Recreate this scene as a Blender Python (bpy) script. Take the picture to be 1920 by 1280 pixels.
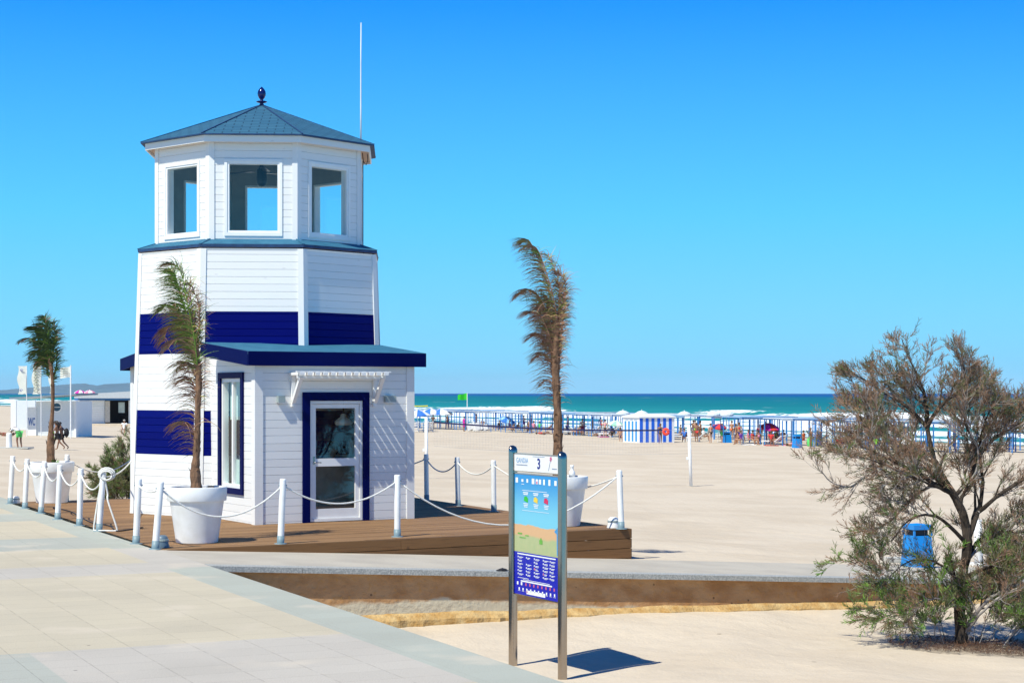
import bpy, bmesh, math, random
from mathutils import Vector, Matrix
V=Vector; R=math.radians; PI=math.pi
rnd=random.Random(7)
for o in list(bpy.data.objects): bpy.data.objects.remove(o)
scene=bpy.context.scene; COL=scene.collection

# ------------------------------------------------------------- camera, sky, sun
CZ=2.15; F=3300.0
cam=bpy.data.cameras.new('camera'); camo=bpy.data.objects.new('camera',cam); COL.objects.link(camo)
camo.location=(0,0,CZ); camo.rotation_euler=(R(90),0,0)
cam.sensor_width=36; cam.lens=36*F/1920; cam.shift_y=97/1920; cam.clip_start=.5; cam.clip_end=90000
scene.camera=camo
scene.render.resolution_x=1920; scene.render.resolution_y=1280
SUN=V((-.645,-.764,0)); EL=R(54)
world=bpy.data.worlds.new('World'); scene.world=world; world.use_nodes=True
wn=world.node_tree.nodes; wl=world.node_tree.links
bg=wn['Background']; sky=wn.new('ShaderNodeTexSky'); sky.sky_type='NISHITA'; sky.sun_disc=False
sky.sun_elevation=EL; sky.sun_rotation=math.atan2(SUN.x,SUN.y); sky.air_density=1.0; sky.dust_density=.25; sky.ozone_density=2.2; sky.altitude=0
hs=wn.new('ShaderNodeHueSaturation'); hs.inputs['Saturation'].default_value=1.25; wl.new(sky.outputs[0],hs.inputs['Color'])
# the deep saturated blue of a dry coastal sky: most of the colour follows elevation, part of it is the physical sky
tc=wn.new('ShaderNodeTexCoord'); sz=wn.new('ShaderNodeSeparateXYZ'); wl.new(tc.outputs['Generated'],sz.inputs[0])
rp=wn.new('ShaderNodeValToRGB'); wl.new(sz.outputs[2],rp.inputs[0]); cr=rp.color_ramp
for k,(pos_,c_) in enumerate(((0,(.185,.655,1.0)),(.045,(.155,.635,1.02)),(.10,(.085,.575,1.05)),(.215,(.006,.295,1.0)),(.42,(.003,.10,.44)),(1,(.004,.06,.27)))):
    e_=cr.elements[k] if k<2 else cr.elements.new(pos_)
    e_.position=pos_; e_.color=(*c_,1)
sc_=wn.new('ShaderNodeVectorMath'); sc_.operation='SCALE'; sc_.inputs['Scale'].default_value=1/.1; wl.new(rp.outputs[0],sc_.inputs[0])
mx=wn.new('ShaderNodeMix'); mx.data_type='RGBA'; mx.inputs[0].default_value=.93
wl.new(hs.outputs[0],mx.inputs[6]); wl.new(sc_.outputs[0],mx.inputs[7]); wl.new(mx.outputs[2],bg.inputs[0]); bg.inputs[1].default_value=.1
sl=bpy.data.lights.new('sun','SUN'); sl.energy=5.0; sl.angle=R(.5); sl.color=(.99,.965,.83)
so=bpy.data.objects.new('sun',sl); COL.objects.link(so)
sdir=V((SUN.x*math.cos(EL),SUN.y*math.cos(EL),math.sin(EL)))
so.rotation_euler=sdir.to_track_quat('Z','Y').to_euler(); so.location=(-20,-20,40)
scene.view_settings.view_transform='Standard'; scene.view_settings.look='None'
scene.view_settings.exposure=.17; scene.view_settings.gamma=1

# ------------------------------------------------------------- materials
MATS={}
def nodes_of(m):
    m.use_nodes=True; return m.node_tree.nodes,m.node_tree.links,m.node_tree.nodes['Principled BSDF']
def mat(name,col,rough=.6,var=.12,scale=6,bump=.0,bscale=40,metal=0,spec=.5,stretch=(1,1,1),col2=None,coat=0):
    if name in MATS: return MATS[name]
    m=bpy.data.materials.new(name); n,l,b=nodes_of(m)
    b.inputs['Roughness'].default_value=rough; b.inputs['Metallic'].default_value=metal
    b.inputs['Specular IOR Level'].default_value=spec; b.inputs['Coat Weight'].default_value=coat
    g=n.new('ShaderNodeNewGeometry'); mp=n.new('ShaderNodeMapping'); mp.inputs['Scale'].default_value=stretch
    l.new(g.outputs['Position'],mp.inputs[0])
    t=n.new('ShaderNodeTexNoise'); t.inputs['Scale'].default_value=scale; t.inputs['Detail'].default_value=6
    l.new(mp.outputs[0],t.inputs['Vector'])
    r=n.new('ShaderNodeMapRange'); r.inputs[1].default_value=.3; r.inputs[2].default_value=.7
    l.new(t.outputs[0],r.inputs[0])
    c=n.new('ShaderNodeMix'); c.data_type='RGBA'
    a=V(col); bcol=V(col2) if col2 else a*(1+var)
    aa=a if col2 else a*(1-var)
    c.inputs[6].default_value=(*aa,1); c.inputs[7].default_value=(*[min(1,x) for x in bcol],1)
    l.new(r.outputs[0],c.inputs[0]); l.new(c.outputs[2],b.inputs['Base Color'])
    if bump:
        t2=n.new('ShaderNodeTexNoise'); t2.inputs['Scale'].default_value=bscale; t2.inputs['Detail'].default_value=4
        l.new(mp.outputs[0],t2.inputs['Vector'])
        bp=n.new('ShaderNodeBump'); bp.inputs['Strength'].default_value=bump; bp.inputs['Distance'].default_value=.02
        l.new(t2.outputs[0],bp.inputs['Height']); l.new(bp.outputs[0],b.inputs['Normal'])
    MATS[name]=m; return m
def math_node(n,l,op,a,b=None,c=None):
    k=n.new('ShaderNodeMath'); k.operation=op
    for i,x in enumerate((a,b,c)):
        if x is None: continue
        if isinstance(x,(int,float)): k.inputs[i].default_value=x
        else: l.new(x,k.inputs[i])
    return k.outputs[0]
def dotn(n,l,vec,d):
    k=n.new('ShaderNodeVectorMath'); k.operation='DOT_PRODUCT'; l.new(vec,k.inputs[0]); k.inputs[1].default_value=d
    return k.outputs['Value']
def mixc(n,l,fac,a,b):
    k=n.new('ShaderNodeMix'); k.data_type='RGBA'
    if isinstance(fac,(int,float)): k.inputs[0].default_value=fac
    else: l.new(fac,k.inputs[0])
    for i,x in ((6,a),(7,b)):
        if isinstance(x,tuple): k.inputs[i].default_value=(*x,1)
        else: l.new(x,k.inputs[i])
    return k.outputs[2]
def noise(n,l,vec,scale,detail=5,stretch=None):
    if stretch:
        mp=n.new('ShaderNodeMapping'); mp.inputs['Scale'].default_value=stretch; l.new(vec,mp.inputs[0]); vec=mp.outputs[0]
    t=n.new('ShaderNodeTexNoise'); t.inputs['Scale'].default_value=scale; t.inputs['Detail'].default_value=detail; l.new(vec,t.inputs['Vector']); return t.outputs[0]
def step(n,l,x,a,b):
    k=n.new('ShaderNodeMapRange'); k.interpolation_type='SMOOTHSTEP'; l.new(x,k.inputs[0]); k.inputs[1].default_value=a; k.inputs[2].default_value=b; return k.outputs[0]
def bumpn(n,l,b,h,strength,dist):
    k=n.new('ShaderNodeBump'); k.inputs['Strength'].default_value=strength; k.inputs['Distance'].default_value=dist; l.new(h,k.inputs['Height']); l.new(k.outputs[0],b.inputs['Normal'])

# painted timber with grain, knots and per-board tone (uses board UVs: x along the grain in m, y board number)
def timber(name,col,dark,rough=.5,knots=.5,bare=.2):
    m=bpy.data.materials.new(name); n,l,b=nodes_of(m)
    uv=n.new('ShaderNodeUVMap').outputs[0]; b.inputs['Roughness'].default_value=rough
    g=noise(n,l,uv,9,6,(.25,6,1)); board=n.new('ShaderNodeTexWhiteNoise'); board.noise_dimensions='1D'
    sp=n.new('ShaderNodeSeparateXYZ'); l.new(uv,sp.inputs[0])
    fl=math_node(n,l,'FLOOR',sp.outputs[1]); l.new(fl,board.inputs['W'])
    k=n.new('ShaderNodeTexVoronoi'); k.inputs['Scale'].default_value=1.6; mp=n.new('ShaderNodeMapping'); mp.inputs['Scale'].default_value=(1,.62,1); l.new(uv,mp.inputs[0]); l.new(mp.outputs[0],k.inputs['Vector'])
    kn=step(n,l,k.outputs['Distance'],.07,.03); f=math_node(n,l,'MULTIPLY',step(n,l,g,.5,.75),bare)
    f=math_node(n,l,'ADD',f,math_node(n,l,'MULTIPLY',board.outputs[0],bare*.7)); f=math_node(n,l,'ADD',f,math_node(n,l,'MULTIPLY',kn,knots))
    c=mixc(n,l,f,col,dark); l.new(c,b.inputs['Base Color']); bumpn(n,l,b,g,.25,.004); MATS[name]=m; return m
WHITE=timber('white_timber',(.83,.83,.82),(.52,.49,.46),.5,.45,.17)
NAVY=timber('navy_timber',(.0006,.003,.115),(.002,.010,.21),.5,.25,.35)
NAVYD=timber('navy_trim',(.0006,.003,.062),(.002,.008,.13),.5,.2,.3)
for _m in (NAVY,NAVYD): _m.node_tree.nodes['Principled BSDF'].inputs['Specular IOR Level'].default_value=.06
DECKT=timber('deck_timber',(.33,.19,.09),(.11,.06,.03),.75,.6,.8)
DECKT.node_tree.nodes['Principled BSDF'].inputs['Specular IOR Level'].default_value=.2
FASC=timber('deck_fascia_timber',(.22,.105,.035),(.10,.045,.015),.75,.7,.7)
SOFF=timber('soffit_timber',(.62,.40,.27),(.35,.2,.13),.6,.5,.4)
TRIM=mat('white_trim_paint',(.84,.84,.83),.45,.03)
LINING=mat('interior_lining',(.30,.29,.26),.8,.08)
LININGD=mat('dark_interior_lining',(.60,.56,.47),.8,.15)
STEEL=mat('brushed_steel',(.62,.60,.57),.16,.12,3,metal=1,stretch=(1,1,.3))
WPLAS=mat('white_plastic',(.76,.76,.74),.42,.1,5,col2=(.88,.89,.90))
GREYP=mat('grey_sleeve',(.20,.29,.33),.5,.08)
ROPE=mat('white_rope',(.80,.79,.75),.8,.1,60,.5,150)
BLACK=mat('black_rubber',(.015,.015,.018),.6,.3)
SOIL=mat('dry_soil',(.18,.12,.07),.95,.3,30,.6,60)
BLUEP=mat('blue_plastic_bin',(.005,.25,.72),.4,.08,4)
def glass(name='window_glass',tint=(.80,.93,.95),refl=1.0):
    if name in MATS: return MATS[name]
    m=bpy.data.materials.new(name); m.use_nodes=True; n=m.node_tree.nodes; l=m.node_tree.links; n.remove(n['Principled BSDF'])
    t=n.new('ShaderNodeBsdfTransparent'); t.inputs[0].default_value=(*tint,1); g=n.new('ShaderNodeBsdfGlossy'); g.inputs['Roughness'].default_value=.015
    ge=n.new('ShaderNodeNewGeometry'); dv=n.new('ShaderNodeVectorMath'); dv.operation='DOT_PRODUCT'; l.new(ge.outputs['Incoming'],dv.inputs[0]); l.new(ge.outputs['Normal'],dv.inputs[1])
    q=math_node(n,l,'SUBTRACT',1,math_node(n,l,'ABSOLUTE',dv.outputs['Value'])); q=math_node(n,l,'POWER',q,5); k=math_node(n,l,'MULTIPLY',math_node(n,l,'ADD',math_node(n,l,'MULTIPLY',q,.9),.06),refl); k=math_node(n,l,'MINIMUM',k,1)
    x=n.new('ShaderNodeMixShader'); l.new(k,x.inputs[0]); l.new(t.outputs[0],x.inputs[1]); l.new(g.outputs[0],x.inputs[2]); l.new(x.outputs[0],n['Material Output'].inputs[0]); MATS[name]=m; return m
GLASS=glass(tint=(.90,.97,.98)); GLASSD=glass('door_glass',(.95,.95,.93),1.9)

# ------------------------------------------------------------- mesh helpers
ORG={}
def tag(o,label=None,cat=None,group=None,kind=None):
    if label: o['label']=label
    if cat: o['category']=cat
    if group: o['group']=group
    if kind: o['kind']=kind
    return o
def thing(name,loc,label,cat,group=None):
    o=bpy.data.objects.new(name,None); o.empty_display_size=.2; COL.objects.link(o); o.location=loc; ORG[o.name]=V(loc); return tag(o,label,cat,group)
class MB:
    def __init__(s): s.v=[]; s.f=[]; s.m=[]; s.uv=[]
    def quad(s,pts,m=0,uv=None):
        i=len(s.v); s.v+= [V(p) for p in pts]; s.f.append(tuple(range(i,i+len(pts)))); s.m.append(m); s.uv.append(uv or [(0,0)]*len(pts))
    def grid(s,vs,fs,m=0,uvs=None):
        i=len(s.v); s.v+=[V(p) for p in vs]
        for k,f in enumerate(fs): s.f.append(tuple(i+a for a in f)); s.m.append(m); s.uv.append(uvs[k] if uvs else [(0,0)]*len(f))
    def box(s,o,x,y,z,m=0,ch=0):
        """box from corner o with edge vectors x,y,z (right handed); uv: along the longest edge"""
        o,x,y,z=V(o),V(x),V(y),V(z); p=[o,o+x,o+x+y,o+y,o+z,o+x+z,o+x+y+z,o+y+z]; by=rnd.random()*50
        L=max((x,y,z),key=lambda a:a.length); Ln=L.normalized()
        for f in ((0,3,2,1),(4,5,6,7),(0,1,5,4),(1,2,6,5),(2,3,7,6),(3,0,4,7)):
            q=[p[k] for k in f]; nn=(q[1]-q[0]).cross(q[2]-q[1]); W=nn.cross(Ln)
            W=W.normalized() if W.length>1e-9 else (q[1]-q[0]).normalized()
            s.quad(q,m,[((a-o).dot(Ln)+by,int(by)+.02+max(0,min(.95,abs((a-q[0]).dot(W))))) for a in q])
    def bar(s,a,b,w,h,up=(0,0,1),m=0):
        a,b=V(a),V(b); d=b-a; up=V(up); r=d.cross(up).normalized(); u=r.cross(d).normalized()
        s.box(a-r*w/2-u*h/2,r*w,d,u*h,m)
    def tube(s,path,rad,n=8,m=0,cap=True,sx=1):
        path=[V(p) for p in path]; k=len(path)
        if not hasattr(rad,'__len__'): rad=[rad]*k
        prev=None; rings=[]
        for i,p in enumerate(path):
            d=(path[min(i+1,k-1)]-path[max(i-1,0)]).normalized()
            if prev is None: a=d.orthogonal().normalized() if abs(d.z)<.99 else V((1,0,0))
            else: a=(prev-d*prev.dot(d)).normalized()
            prev=a; b=d.cross(a)
            rings.append([p+(a*math.cos(t)*sx+b*math.sin(t))*rad[i] for t in [2*PI*j/n for j in range(n)]])
        base=len(s.v); s.v+=[q for r in rings for q in r]; L=0
        for i in range(k-1):
            L2=L+(path[i+1]-path[i]).length
            for j in range(n):
                j2=(j+1)%n; s.f.append((base+i*n+j,base+i*n+j2,base+(i+1)*n+j2,base+(i+1)*n+j)); s.m.append(m)
                s.uv.append([(L,j/n),(L,(j+1)/n),(L2,(j+1)/n),(L2,j/n)])
            L=L2
        if cap:
            s.f.append(tuple(base+j for j in reversed(range(n)))); s.m.append(m); s.uv.append([(0,0)]*n)
            s.f.append(tuple(base+(k-1)*n+j for j in range(n))); s.m.append(m); s.uv.append([(0,0)]*n)
    def lathe(s,c,prof,n=32,m=0,axis=None):
        c=V(c); base=len(s.v); k=len(prof)
        for r,z in prof: s.v+=[c+V((r*math.cos(2*PI*j/n),r*math.sin(2*PI*j/n),z)) for j in range(n)]
        for i in range(k-1):
            for j in range(n):
                j2=(j+1)%n; s.f.append((base+i*n+j,base+i*n+j2,base+(i+1)*n+j2,base+(i+1)*n+j)); s.m.append(m)
                s.uv.append([(j/n,prof[i][1]),((j+1)/n,prof[i][1]),((j+1)/n,prof[i+1][1]),(j/n,prof[i+1][1])])
    def prism(s,poly,z0,z1,m=0):
        p=[V((a[0],a[1],z0)) for a in poly]; q=[V((a[0],a[1],z1)) for a in poly]; n=len(p)
        s.quad(q,m,[(a.x,a.y) for a in q]); s.quad(p[::-1],m,[(a.x,a.y) for a in p[::-1]])
        for i in range(n):
            j=(i+1)%n; L=(p[j]-p[i]).length; s.quad([p[i],p[j],q[j],q[i]],m,[(0,z0),(L,z0),(L,z1),(0,z1)])
    def build(s,name,mats,parent=None,smooth=False,org=None):
        me=bpy.data.meshes.new(name)
        off=ORG[parent.name] if parent is not None and parent.name in ORG else V((0,0,0))
        if org is not None: off=V(org)
        me.from_pydata([tuple(p-off) for p in s.v],[],s.f); me.update()
        uvl=me.uv_layers.new(name='UVMap'); k=0
        for fi,u in enumerate(s.uv):
            for c in u: uvl.data[k].uv=c; k+=1
        for M in (mats if isinstance(mats,(list,tuple)) else [mats]): me.materials.append(M)
        me.polygons.foreach_set('material_index',s.m)
        if smooth: me.polygons.foreach_set('use_smooth',[True]*len(me.polygons))
        o=bpy.data.objects.new(name,me); COL.objects.link(o)
        if parent is not None: o.parent=parent; ORG[o.name]=off
        elif org is not None: o.location=off; ORG[o.name]=off
        return o
def smooth_by_angle(o,ang=40):
    me=o.data; me.polygons.foreach_set('use_smooth',[True]*len(me.polygons)); me.set_sharp_from_angle(angle=R(ang)); return o
def sphere_pts(c,rx,ry,rz,n=12,k=8):
    return [(max(1e-4,math.sin(PI*i/k)),-math.cos(PI*i/k)) for i in range(k+1)]
def ellip(mb,c,rx,ry,rz,n=12,k=8,m=0,rot=0):
    c=V(c); base=len(mb.v); cr,sr=math.cos(rot),math.sin(rot)
    for i in range(k+1):
        r=max(1e-3,math.sin(PI*i/k)); z=-math.cos(PI*i/k)*rz
        for j in range(n):
            x=r*rx*math.cos(2*PI*j/n); y=r*ry*math.sin(2*PI*j/n); mb.v.append(c+V((x*cr-y*sr,x*sr+y*cr,z)))
    for i in range(k):
        for j in range(n):
            j2=(j+1)%n; mb.f.append((base+i*n+j,base+i*n+j2,base+(i+1)*n+j2,base+(i+1)*n+j)); mb.m.append(m); mb.uv.append([(0,0)]*4)
def gp(px,py,z=0.0):
    """ground point seen at photo pixel: used to survey where things stand"""
    d=(CZ-z)*F/(py-737); return V(((px-960)/F*d,d,z))
def at(px,d,z): return V(((px-960)/F*d,d,z))
def copy_tree(o,parent=None):
    c=o.copy(); COL.objects.link(c); c.parent=parent
    if parent is None: ORG[c.name]=ORG.get(o.name,V((0,0,0)))
    for ch in list(o.children): copy_tree(ch,c)
    return c
def text(parent,name,txt,size,o,r,u,m,align='LEFT',xs=1.0,bold=0):
    cu=bpy.data.curves.new(name,'FONT'); cu.body=txt; cu.size=size; cu.align_x=align; cu.offset=bold; cu.resolution_u=3
    ob=bpy.data.objects.new(name,cu); me=bpy.data.meshes.new_from_object(ob); bpy.data.objects.remove(ob)
    r,u,o=V(r).normalized(),V(u).normalized(),V(o); off=ORG[parent.name]
    for v in me.vertices: v.co=o+r*v.co.x*xs+u*v.co.y-off
    me.materials.clear(); me.materials.append(m); q=bpy.data.objects.new(name,me); COL.objects.link(q); q.parent=parent; ORG[q.name]=off; return q
#%%SETTING
# ------------------------------------------------------------- site axes: S = towards the sea, T = along the promenade
ES=V((.905,.425,0)); ET=V((-.425,.905,0)); P0=V((-3.75,21.9,0))
def st(s,t): return V((P0.x,P0.y,0))+ES*s+ET*(t-21.41)
def sm(x,a,b):
    x=max(0,min(1,(x-a)/(b-a))); return x*x*(3-2*x)
PROF=[(-5,-.3),(0,-.4),(6,-.75),(10,-.9),(13,-1.08),(32,-1.75),(67,-2.0),(80,-2.1),(98,-2.45),(106,-2.66),(125,-3.6)]
def prof(s):
    for (a,b),(c,d) in zip(PROF,PROF[1:]):
        if s<=c: return b+(d-b)*max(0,(s-a))/(c-a)
    return PROF[-1][1]
def ground(s,t):
    far=prof(s)+.38*sm(t,90,170)*(1-sm(s,34,60)); near=-.90-(.0375*(s-6) if s>6 else 0) if s<10 else -1.05-.01*(s-10)
    if s>18: near=min(near,prof(s)-0)
    near-=.10*(1-sm(t,19.3,21.2))
    if t<24.2:
        z=near
        if s>13: z=near+(prof(s)-near)*sm(s,13,24)
        return z
    k=sm(t,24.2,40)
    ramp=-.06*s-.02
    edge=ramp if s<14 else ramp+(prof(s)-ramp)*sm(s,14,22)
    return edge+(far-edge)*k
def gz(x,y):
    d=V((x,y,0))-V((P0.x,P0.y,0)); return ground(d.dot(ES),d.dot(ET)+21.41)
def sandpt(px,d): p=at(px,d,0); p.z=gz(p.x,p.y); return p
from mathutils import noise as mn
# sand sheet
def lin(a,b,st_):
    k=int(round((b-a)/st_)); return [a+(b-a)*i/k for i in range(k)]
SS=lin(-.25,20,.2)+lin(20,60,1)+lin(60,126,3)+[126]
TT=lin(6,21.6,.2)+[21.6,23.9]+lin(24.0,44,.25)+lin(44,120,1.5)+lin(120,400,8)+lin(400,1600,60)+[1600]
mb=MB(); vs=[];
for t in TT:
    for s in SS:
        p=st(s,t); z=ground(s,t)
        if s<30 and t<60:
            a=.035*mn.noise(V((p.x*.9,p.y*.9,3)))+.016*mn.noise(V((p.x*3.1,p.y*3.1,1)))+.05*mn.noise(V((p.x*.25,p.y*.25,9)))
            w=min(1,max(0,(abs(t-22.9)-1.6)/1.5)); z+=a*w
            if t<21.3: z+=.05*mn.noise(V((p.x*1.3,0,5)))*sm(t,19.5,21.3)
        else: z+=.02*mn.noise(V((p.x*.2,p.y*.2,9)))
        vs.append((p.x,p.y,z))
n=len(SS); fs=[(j*n+i,j*n+i+1,(j+1)*n+i+1,(j+1)*n+i) for j in range(len(TT)-1) for i in range(n-1)]
mb.grid(vs,fs)
m=bpy.data.materials.new('beach_sand'); N,L,B=nodes_of(m); B.inputs['Roughness'].default_value=.95; B.inputs['Specular IOR Level'].default_value=.1
pos=N.new('ShaderNodeNewGeometry').outputs['Position']
a=noise(N,L,pos,.35,6); b_=noise(N,L,pos,5,6); c_=noise(N,L,pos,160,2)
c=mixc(N,L,step(N,L,a,.35,.65),(.56,.47,.36),(.62,.53,.415)); c=mixc(N,L,math_node(N,L,'MULTIPLY',step(N,L,b_,.48,.72),.15),c,(.47,.385,.285))
c=mixc(N,L,math_node(N,L,'MULTIPLY',step(N,L,c_,.62,.75),.35),c,(.38,.30,.22))
dx=N.new('ShaderNodeVectorMath'); dx.operation='SUBTRACT'; L.new(pos,dx.inputs[0]); dx.inputs[1].default_value=P0
sv=dotn(N,L,dx.outputs[0],ES); pb=N.new('ShaderNodeTexVoronoi'); pb.inputs['Scale'].default_value=1.1; L.new(pos,pb.inputs['Vector']); wr2=N.new('ShaderNodeSeparateColor'); L.new(pb.outputs['Color'],wr2.inputs[0])
c=mixc(N,L,math_node(N,L,'MULTIPLY',step(N,L,pb.outputs['Distance'],.05,.03),math_node(N,L,'MULTIPLY',step(N,L,wr2.outputs[0],.55,.6),.75)),c,(.16,.12,.08))
wet=step(N,L,math_node(N,L,'ADD',sv,math_node(N,L,'MULTIPLY',a,8)),98,104); c=mixc(N,L,wet,c,(.30,.25,.18))
L.new(c,B.inputs['Base Color'])
vo=N.new('ShaderNodeTexVoronoi'); vo.feature='SMOOTH_F1'; vo.inputs['Scale'].default_value=2.6; L.new(pos,vo.inputs['Vector'])
h=math_node(N,L,'ADD',math_node(N,L,'MULTIPLY',vo.outputs['Distance'],1.3),math_node(N,L,'ADD',b_,math_node(N,L,'MULTIPLY',noise(N,L,pos,22,4),.5)))
bumpn(N,L,B,h,.45,.04)
SAND=m; tag(mb.build('sand',[m],smooth=True),kind='structure')

# promenade paving
m=bpy.data.materials.new('promenade_paving'); N,L,B=nodes_of(m); B.inputs['Roughness'].default_value=.8; B.inputs['Specular IOR Level'].default_value=.25
pos=N.new('ShaderNodeNewGeometry').outputs['Position']
dx=N.new('ShaderNodeVectorMath'); dx.operation='SUBTRACT'; L.new(pos,dx.inputs[0]); dx.inputs[1].default_value=P0
s_=dotn(N,L,dx.outputs[0],ES); t_=math_node(N,L,'ADD',dotn(N,L,dx.outputs[0],ET),21.41)
grey=(.43,.44,.385); beige=(.56,.495,.37); pink=(.52,.48,.42)
def band(a,b): return math_node(N,L,'MULTIPLY',step(N,L,t_,a-.01,a+.01),math_node(N,L,'SUBTRACT',1,step(N,L,t_,b-.01,b+.01)))
c=mixc(N,L,band(12,14.9),beige,grey)
c=mixc(N,L,band(24.6,26.6),c,grey); c=mixc(N,L,band(30.3,32.3),c,grey); c=mixc(N,L,band(20.9,22.2),c,pink); c=mixc(N,L,band(2,9),c,grey)
c=mixc(N,L,math_node(N,L,'MULTIPLY',band(12,14.9),step(N,L,s_,-3.35,-3.33)),c,pink)
brd=step(N,L,s_,-.585,-.575); bc=mixc(N,L,band(21.4,24.4),(.43,.45,.39),pink)
c=mixc(N,L,brd,c,bc)
big=noise(N,L,pos,.6,6); fine=noise(N,L,pos,90,3); med=noise(N,L,pos,7,5)
# tile tone and joints
ts=math_node(N,L,'DIVIDE',s_,.5); tt=math_node(N,L,'DIVIDE',t_,.4)
wn_=N.new('ShaderNodeTexWhiteNoise'); wn_.noise_dimensions='2D'; cb=N.new('ShaderNodeCombineXYZ')
L.new(math_node(N,L,'FLOOR',ts),cb.inputs[0]); L.new(math_node(N,L,'FLOOR',tt),cb.inputs[1]); L.new(cb.outputs[0],wn_.inputs['Vector'])
def joint(x,w):
    f=math_node(N,L,'FRACT',x); a=math_node(N,L,'ABSOLUTE',math_node(N,L,'SUBTRACT',f,.5)); return step(N,L,a,.5-w,.5-w*.4)
jt=math_node(N,L,'MAXIMUM',joint(ts,.014),math_node(N,L,'MULTIPLY',joint(tt,.022),.8))
jt=math_node(N,L,'MULTIPLY',jt,math_node(N,L,'SUBTRACT',1,math_node(N,L,'MULTIPLY',brd,.6)))
jt=math_node(N,L,'MULTIPLY',jt,step(N,L,med,.32,.55))
dk=math_node(N,L,'ADD',math_node(N,L,'MULTIPLY',wn_.outputs[0],.09),math_node(N,L,'MULTIPLY',step(N,L,fine,.45,.72),.34))
dk=math_node(N,L,'ADD',dk,math_node(N,L,'MULTIPLY',step(N,L,big,.4,.75),.12))
c=mixc(N,L,dk,c,(.22,.20,.17)); c=mixc(N,L,math_node(N,L,'MULTIPLY',jt,.34),c,(.16,.14,.11))
sd=math_node(N,L,'MULTIPLY',step(N,L,noise(N,L,pos,1.1,8),.55,.72),.5); c=mixc(N,L,sd,c,(.62,.54,.43))
sp=N.new('ShaderNodeTexVoronoi'); sp.inputs['Scale'].default_value=1.5; L.new(pos,sp.inputs['Vector']); c=mixc(N,L,math_node(N,L,'MULTIPLY',step(N,L,sp.outputs['Distance'],.032,.018),.7),c,(.12,.1,.09))
L.new(c,B.inputs['Base Color']); bumpn(N,L,B,math_node(N,L,'SUBTRACT',fine,math_node(N,L,'MULTIPLY',jt,1.5)),.25,.006)
PAVE=m
mb=MB(); q=[st(0,-10),st(0,1500),st(-60,1500),st(-60,-10)]
mb.prism([(p.x,p.y) for p in q],-.14,0); q=[st(-.12,-10),st(-.12,1500),st(-60,1500),st(-60,-10)]
mb.prism([(p.x,p.y) for p in q],-1.6,-.14)
tag(mb.build('promenade',[PAVE]),kind='structure')

# concrete ramp down to the beach with granite edge
m=bpy.data.materials.new('ramp_concrete'); N,L,B=nodes_of(m); B.inputs['Roughness'].default_value=.85; B.inputs['Specular IOR Level'].default_value=.2
pos=N.new('ShaderNodeNewGeometry').outputs['Position']; a=noise(N,L,pos,1.2,8); b_=noise(N,L,pos,60,4)
c=mixc(N,L,step(N,L,a,.35,.7),(.50,.455,.38),(.43,.39,.33)); c=mixc(N,L,math_node(N,L,'MULTIPLY',step(N,L,b_,.5,.7),.3),c,(.3,.27,.24)); L.new(c,B.inputs['Base Color']); bumpn(N,L,B,b_,.2,.01); RAMPM=m
GRAN=bpy.data.materials.new('speckled_granite'); N,L,B=nodes_of(GRAN); B.inputs['Roughness'].default_value=.7
pos=N.new('ShaderNodeNewGeometry').outputs['Position']; b_=noise(N,L,pos,45,5)
L.new(mixc(N,L,step(N,L,b_,.42,.6),(.30,.31,.30),(.46,.46,.43)),B.inputs['Base Color'])
SL=.06; TN,TF=21.41,24.15; RE=24
def rz(s): return -SL*max(0,s)
mb=MB()
ss=[0]+[2.0*i for i in range(1,13)]
top=lambda s,t:V((*st(s,t).xy,rz(s)))
mb.quad([top(0.0,TN+.3),top(RE,TN+.3),top(RE,TF),top(0.0,TF)]); 
mb.quad([top(0,TN+.3)-V((0,0,.3)),top(0,TF)-V((0,0,.3)),top(RE,TF)-V((0,0,.3)),top(RE,TN+.3)-V((0,0,.3))])
mb.quad([top(0,TF),top(RE,TF),top(RE,TF)-V((0,0,.3)),top(0,TF)-V((0,0,.3))])
mb.quad([top(RE,TN+.3),top(RE,TN+.3)-V((0,0,.3)),top(RE,TF)-V((0,0,.3)),top(RE,TF)])
tag(mb.build('ramp',[RAMPM]),kind='structure')
mb=MB()
k=0.004
while k<RE-.9:
    e=k+1.2-.006; up=.003
    a,b=top(k,TN)+V((0,0,up)),top(e,TN)+V((0,0,up)); w=ET*.3; 
    mb.box(a-V((0,0,.07)),b-a,w-ET*.001,V((0,0,.07)))
    k+=1.2
tag(mb.build('ramp_kerb',[GRAN]),kind='structure')
# retaining wall below the ramp
m=bpy.data.materials.new('stained_sunstrip_render'); N,L,B=nodes_of(m); B.inputs['Roughness'].default_value=.9
g=N.new('ShaderNodeNewGeometry').outputs['Position']; uv=N.new('ShaderNodeUVMap').outputs[0]
sx=N.new('ShaderNodeSeparateXYZ'); L.new(uv,sx.inputs[0])
a=noise(N,L,uv,2.6,9,(1,1.6,1)); b_=noise(N,L,uv,13,8)
c=mixc(N,L,step(N,L,a,.35,.7),(.50,.29,.14),(.38,.19,.075)); c=mixc(N,L,math_node(N,L,'MULTIPLY',step(N,L,b_,.55,.7),.6),c,(.50,.25,.07))
hh=math_node(N,L,'ADD',sx.outputs[1],math_node(N,L,'MULTIPLY',noise(N,L,uv,2.5,5),.22))
c=mixc(N,L,step(N,L,hh,.56,.50),c,(.60,.53,.39)); c=mixc(N,L,step(N,L,hh,.25,.215),c,(.62,.36,.10)); c=mixc(N,L,math_node(N,L,'MULTIPLY',step(N,L,hh,.25,.215),step(N,L,b_,.5,.62)),c,(.60,.48,.30))  # cream strip paints in the sunlit wall below the kerb's shadow; orange is stain
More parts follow.
